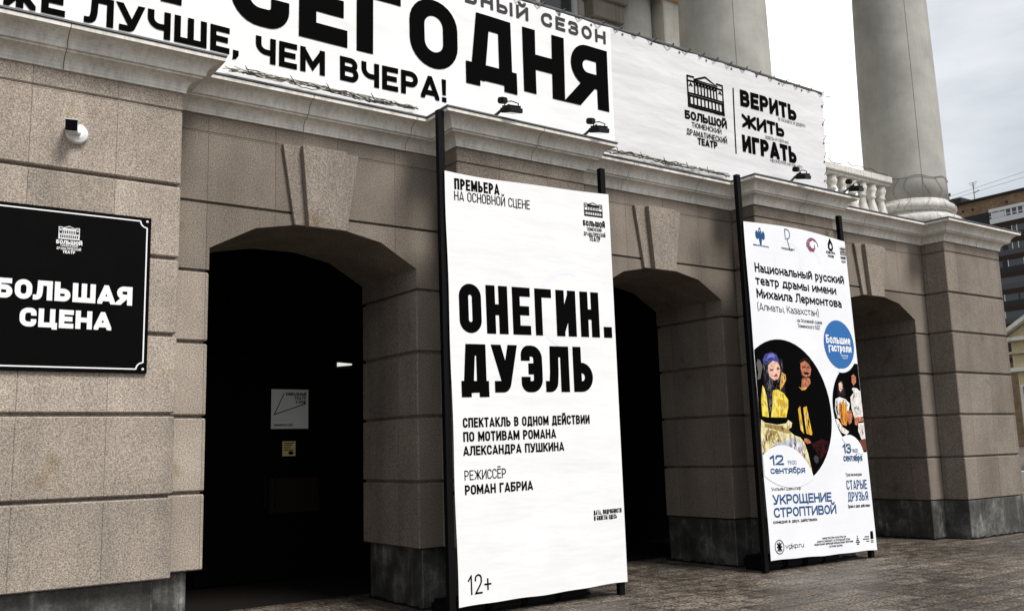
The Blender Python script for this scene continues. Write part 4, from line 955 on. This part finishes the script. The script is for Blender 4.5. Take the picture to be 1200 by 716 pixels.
t = thing('light_net', 'net of thin light cables wrapped round the foot of the right column', 'string lights', (cx, cy, ZT))
bm = bmesh.new(); tube(bm, [(cx+.712*cos(a*2*pi/40), cy+.712*sin(a*2*pi/40), ZT+1.02+.025*sin(a*1.3)) for a in range(41)], .006, 5); W('hoop_cable', bm, M_net, t)
for k_ in range(15):
    a0 = k_*2*pi/15+random.uniform(-.1, .1); pts = []
    for q in range(9):
        z_ = 1.0-.11*q; R_ = .708 if z_ > .62 else (.825 if z_ > .37 else .92)
        a = a0+.10*sin(q*1.5+k_)+random.uniform(-.03, .03); pts.append((cx+R_*cos(a), cy+R_*sin(a), ZT+max(.05, z_)))
    bm = bmesh.new(); tube(bm, pts, .0035, 4); W('net_cable', bm, M_net, t)
# old wire over the balustrade rail
bm = bmesh.new(); random.seed(5); tube(bm, [(12.0+.13*i, .47+random.uniform(-.03, .03), 6.20+random.uniform(.0, .05)) for i in range(23)], .007, 4)
o = from_bm('loose_cable', bm, M_wired); o['label'] = 'loose dark cable lying along the balustrade rail beside the right column'; o['category'] = 'cable'

# ------------------------------------------------------------------ things in the dark porch
(ax, az), (bx, bz) = INN['poster']
t = thing('notice_poster', 'pale square poster with a thin black triangle on the dark door inside the first arch', 'poster', ((ax+bx)/2, 3.4, bz))
bm = bmesh.new(); box(bm, ax, bx, 3.395, 3.403, bz, az); W('sheet', bm, M_paper, t)
pp = lambda x, z, off: Vector((x, 3.395-off, z)); wv, hv = bx-ax, az-bz
polys_obj('line_drawing', [(0, p) for p in stroke([(ax+.34*wv, az-.1*hv), (ax+.08*wv, az-.64*hv), (ax+.93*wv, az-.36*hv)], .012)], pp, .002, INK['k'], t)
for s_, x0, x1, z in (('УНИКАЛЬНЫЙ', .38, .94, .16), ('ТЕАТР', .62, .94, .26), ('В ГОРОДЕ', .66, .94, .36), ('ПОДРОБНОСТИ НА САЙТЕ', .08, .58, .93)):
    text_obj((s_, ax+x0*wv, ax+x1*wv, az-z*hv, .05*hv if z > .5 else .08*hv, .2, 'k', .1), pp, .002, t)
(ax, az), (bx, bz) = INN['note']
t = thing('notice_sheet', 'small yellow notice taped below the pale poster inside the first arch', 'notice', ((ax+bx)/2, 3.4, bz))
bm = bmesh.new(); box(bm, ax, bx, 3.395, 3.403, bz, az); W('sheet', bm, M_ypaper, t)
wv, hv = bx-ax, az-bz
for k_ in range(4):
    q = [Vector((ax+.1*wv, az-(.16+.15*k_)*hv)), Vector((ax+(.85-.12*(k_ % 3))*wv, az-(.16+.15*k_)*hv)), Vector((ax+(.85-.12*(k_ % 3))*wv, az-(.10+.15*k_)*hv)), Vector((ax+.1*wv, az-(.10+.15*k_)*hv))]
    polys_obj('printed_line', [(0, q)], pp, .002, INK['k'], t)
polys_obj('printed_mark', fan([Vector((ax+wv*(.65+.22*cos(a)), az-hv*(.78+.14*sin(a)))) for a in (0, .8, 1.6, 2.4, 3.1, 4, 5)]), pp, .002, INK['k'], t)
(ax, az), (bx, bz) = INN['lamp']
t = thing('porch_lamp', 'small lit lamp glimpsed in the darkness of the first arch', 'lamp', ((ax+bx)/2, 3.4, bz))
M_lit = mat('lit_diffuser', (.8, .8, .8, 1), .4); b_ = M_lit.node_tree.nodes['Principled BSDF']; b_.inputs['Emission Color'].default_value = (1, .97, .9, 1); b_.inputs['Emission Strength'].default_value = .32
bm = bmesh.new(); prism(bm, [(ax, bz), (ax, az), (bx, az-.012), (bx, az-.03)], 3.36, 3.40); W('diffuser', bm, M_lit, t)
bm = bmesh.new(); box(bm, ax-.02, bx+.02, 3.401, 3.428, bz-.02, az+.02); W('housing', bm, M_black, t)

# ------------------------------------------------------------------ the block of flats behind on the right
AX = 160.0; AZ = 42.3
AB = thing('apartment_building', 'tall brick apartment block with rows of balconies far behind the portico', 'building', (AX+8, 62, 0))
def brick():
    m = mat('ochre_brick', (.27, .165, .085, 1), .85, .2); g = G(m)
    sx = g.n('ShaderNodeSeparateXYZ'); g.l(g.pos, sx.inputs[0]); cb = g.n('ShaderNodeCombineXYZ'); g.l(sx.outputs[1], cb.inputs[0]); g.l(sx.outputs[2], cb.inputs[1])
    br = g.n('ShaderNodeTexBrick')
    for k_, v in (('Scale', 1), ('Brick Width', .5), ('Row Height', .16), ('Mortar Size', .02)): br.inputs[k_].default_value = v
    br.inputs['Color1'].default_value = (.25, .155, .08, 1); br.inputs['Color2'].default_value = (.13, .085, .05, 1); br.inputs['Mortar'].default_value = (.26, .2, .14, 1)
    g.l(cb.outputs[0], br.inputs['Vector'])
    c = g.mul(br.outputs['Color'], g.ramp(g.noise(.6, 5, .65), [(.3, g1(.65)), (.7, g1(1.2))])); g.col(c); return m
M_brick = brick()
M_redb = mat('dark_red_parapet', (.035, .020, .015, 1), .8, .2)
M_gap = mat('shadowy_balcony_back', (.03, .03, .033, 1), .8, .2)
M_wf = mat('white_window_frame', (.6, .61, .62, 1), .5, .4)
M_gl2 = mat('flat_window_glass', (.05, .056, .06, 1), .15, .5)
bm = bmesh.new(); box(bm, AX, AX+15, 38, 84, 0, AZ); W('wall', bm, M_brick, AB)
bm = bmesh.new(); box(bm, AX-.5, AX+15.3, 37.6, 84.3, AZ, AZ+.35); W('roof', bm, mat('bitumen_roof', (.03, .03, .03, 1), .9, .1), AB)
bm = bmesh.new(); box(bm, AX+.4, AX+8, 76.6, 82, AZ+.35, AZ+1.5); W('roof_shed', bm, M_gap, AB)
bm = bmesh.new()
for y in (64.8, 68.3, 74.2, 76.0): box(bm, AX-.03, AX+.02, y, y+.45, AZ-1.55, AZ-1.1)
W('vent', bm, M_gap, AB)
ST = 2.86; top = AZ-2.25; random.seed(21)
for k_ in range(9):
    zt = top-ST*k_; zb_ = zt-ST
    if k_ == 0:
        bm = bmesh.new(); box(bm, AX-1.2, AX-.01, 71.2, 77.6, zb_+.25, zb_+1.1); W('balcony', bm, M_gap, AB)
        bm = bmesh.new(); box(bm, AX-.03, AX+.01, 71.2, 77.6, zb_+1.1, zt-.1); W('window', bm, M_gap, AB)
        y0, y1 = 57.0, 71.1
    else: y0, y1 = 50.0, 77.6
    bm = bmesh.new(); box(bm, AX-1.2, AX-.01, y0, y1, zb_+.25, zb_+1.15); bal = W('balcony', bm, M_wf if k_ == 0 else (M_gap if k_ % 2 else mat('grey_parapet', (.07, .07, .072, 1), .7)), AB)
    bm = bmesh.new(); box(bm, AX-1.3, AX-.02, y0, y1, zb_+.0, zb_+.25); W('balcony_slab', bm, M_redb, bal)
    bm = bmesh.new(); box(bm, AX-1.3, AX-.02, y0, y1, zt-.55, zt-.02); W('lintel', bm, M_wf if k_ == 0 else M_redb, bal)
    bm = bmesh.new(); box(bm, AX-1.12, AX-1.08, y0, y1, zb_+1.15, zt-.55); wi = W('window', bm, M_gl2, AB)
    bm = bmesh.new(); y = y0
    while y < y1:
        if k_ == 0 or random.random() < .5: box(bm, AX-1.2, AX-1.12, y, y+(.26 if k_ == 0 else .13), zb_+1.12, zt-.56)
        y += random.choice((.8, 1.0, 1.3)) if k_ else random.choice((1.0, 1.25))
    box(bm, AX-1.19, AX-1.125, y0, y1, zb_+1.5, zb_+1.62) if k_ == 0 else None
    W('window_frame', bm, M_wf, wi)
    for q in range(6):
        bm = bmesh.new(); y = random.uniform(y0, y1-1.5); box(bm, AX-1.14-.002*q, AX-1.121-.002*q, y, y+random.uniform(.6, 1.2), zb_+1.2, zt-.7); W('curtain', bm, random.choice((M_gap, M_gap, M_gl2, M_wf)), wi)
for y, h_, lab in ((74.7, 3.5, 'tall thin aerial with crossbars on the flat roof of the distant apartment block'), (79.3, 2.6, 'short mast standing on the roof shed of the distant apartment block')):
    t = thing('antenna', lab, 'antenna', (AX+1.5, y, AZ+.35), 'aerials on the roof of the apartment block')
    bm = bmesh.new(); tube(bm, [(0, 0, 0), (0, 0, h_)], .07, 6); from_bm('mast', bm, M_wired, t)
    if h_ > 3:
        bm = bmesh.new(); [tube(bm, [(0, -.8+.2*q, h_-.3*q), (0, .8-.2*q, h_-.3*q)], .035, 5) for q in range(4)]; tube(bm, [(0, 0, 1.6), (0, -.9, 1.9)], .08, 5); from_bm('crossbar', bm, M_wired, t)
    else:
        bm = bmesh.new(); box(bm, -.15, .15, -.3, .3, h_-.5, h_); from_bm('mast_box', bm, M_wired, t)
for za, zb_, lab in ((43.5, .085, 'upper of two thin overhead wires crossing the sky at the right'), (43.0, .062, 'lower of two thin overhead wires crossing the sky at the right')):
    bm = bmesh.new(); tube(bm, [(AX-2, 80-45*q/20, za+zb_*45*q/20) for q in range(21)], .032, 5)
    o = from_bm('overhead_wire', bm, mat('sky_wire', (.30, .31, .33, 1), .6)); o['label'] = lab; o['category'] = 'wire'; o['group'] = 'overhead wires'

# ------------------------------------------------------------------ small yellow house with a pediment
HX = 45.0
HB = thing('yellow_house', 'pale yellow classical house with white pediment just visible beside the portico', 'house', (HX+8, 6, 0))
M_yel = plaster('yellow_plaster', (.60, .50, .30, 1), .3); M_trim = plaster('white_trim', (.72, .70, .64, 1), .3)
bm = bmesh.new(); box(bm, HX+.3, HX+14, -.8, 13.5, 0, 4.7); W('wall', bm, M_yel, HB)
bm = bmesh.new(); box(bm, HX+.15, HX+14, -.9, 13.6, 4.72, 6.05); box(bm, HX+.0, HX+14.1, -1.05, 13.75, 5.45, 5.55); W('frieze', bm, M_yel, HB)
bm = bmesh.new(); box(bm, HX-.15, HX+14, -1.3, 13.95, 6.05, 6.22); box(bm, HX+.02, HX+14, -1.05, 13.75, 4.62, 4.80); cn = W('eaves_cornice', bm, M_trim, HB)
pd = [(14.0, 6.22), (14.0, 6.42), (6.3, 11.0), (-1.35, 6.42), (-1.35, 6.22), (6.3, 10.72)]
bm = bmesh.new()
for q in (pd[0:3]+[pd[5]], [pd[3], pd[4], pd[5], pd[2]]):
    a = [bm.verts.new((HX-.2, y, z)) for y, z in q]; b = [bm.verts.new((HX+14, y, z)) for y, z in q]; bm.faces.new(a); bm.faces.new(b[::-1])
    for i in range(4): bm.faces.new((a[i], a[(i+1) % 4], b[(i+1) % 4], b[i]))
W('raking_cornice', bm, M_trim, HB)
bm = bmesh.new(); a = [bm.verts.new((HX+.2, y, z)) for y, z in ((13.9, 6.22), (-1.3, 6.22), (6.3, 10.75))]; b = [bm.verts.new((HX+.5, y, z)) for y, z in ((13.9, 6.22), (-1.3, 6.22), (6.3, 10.75))]
bm.faces.new(a); bm.faces.new(b[::-1]); [bm.faces.new((a[i], a[(i+1) % 3], b[(i+1) % 3], b[i])) for i in range(3)]; W('pediment', bm, M_yel, HB)
for y in (12.1, 8.6, 5.1, 1.6):
    bm = bmesh.new(); box(bm, HX+.26, HX+.31, y, y+1.2, 1.1, 3.9); wi = W('window', bm, M_glass, HB)
    bm = bmesh.new(); box(bm, HX+.2, HX+.29, y-.12, y, 1.0, 4.0); box(bm, HX+.2, HX+.29, y+1.2, y+1.32, 1.0, 4.0); box(bm, HX+.2, HX+.29, y, y+1.2, 3.9, 4.0); box(bm, HX+.2, HX+.285, y+.56, y+.64, 1.1, 3.9); W('frame', bm, M_trim, wi)
    bm = bmesh.new(); box(bm, HX+.12, HX+.30, y-.2, y+1.4, .92, 1.0); W('sill', bm, M_trim, wi)
# low pale wall at its foot
bm = bmesh.new(); box(bm, 30, 30.3, 1.0, 7.5, 0, .55); o = from_bm('low_wall', bm, M_trim, bevel=.02); o['label'] = 'low pale garden wall beyond the right end of the portico'; o['category'] = 'wall'
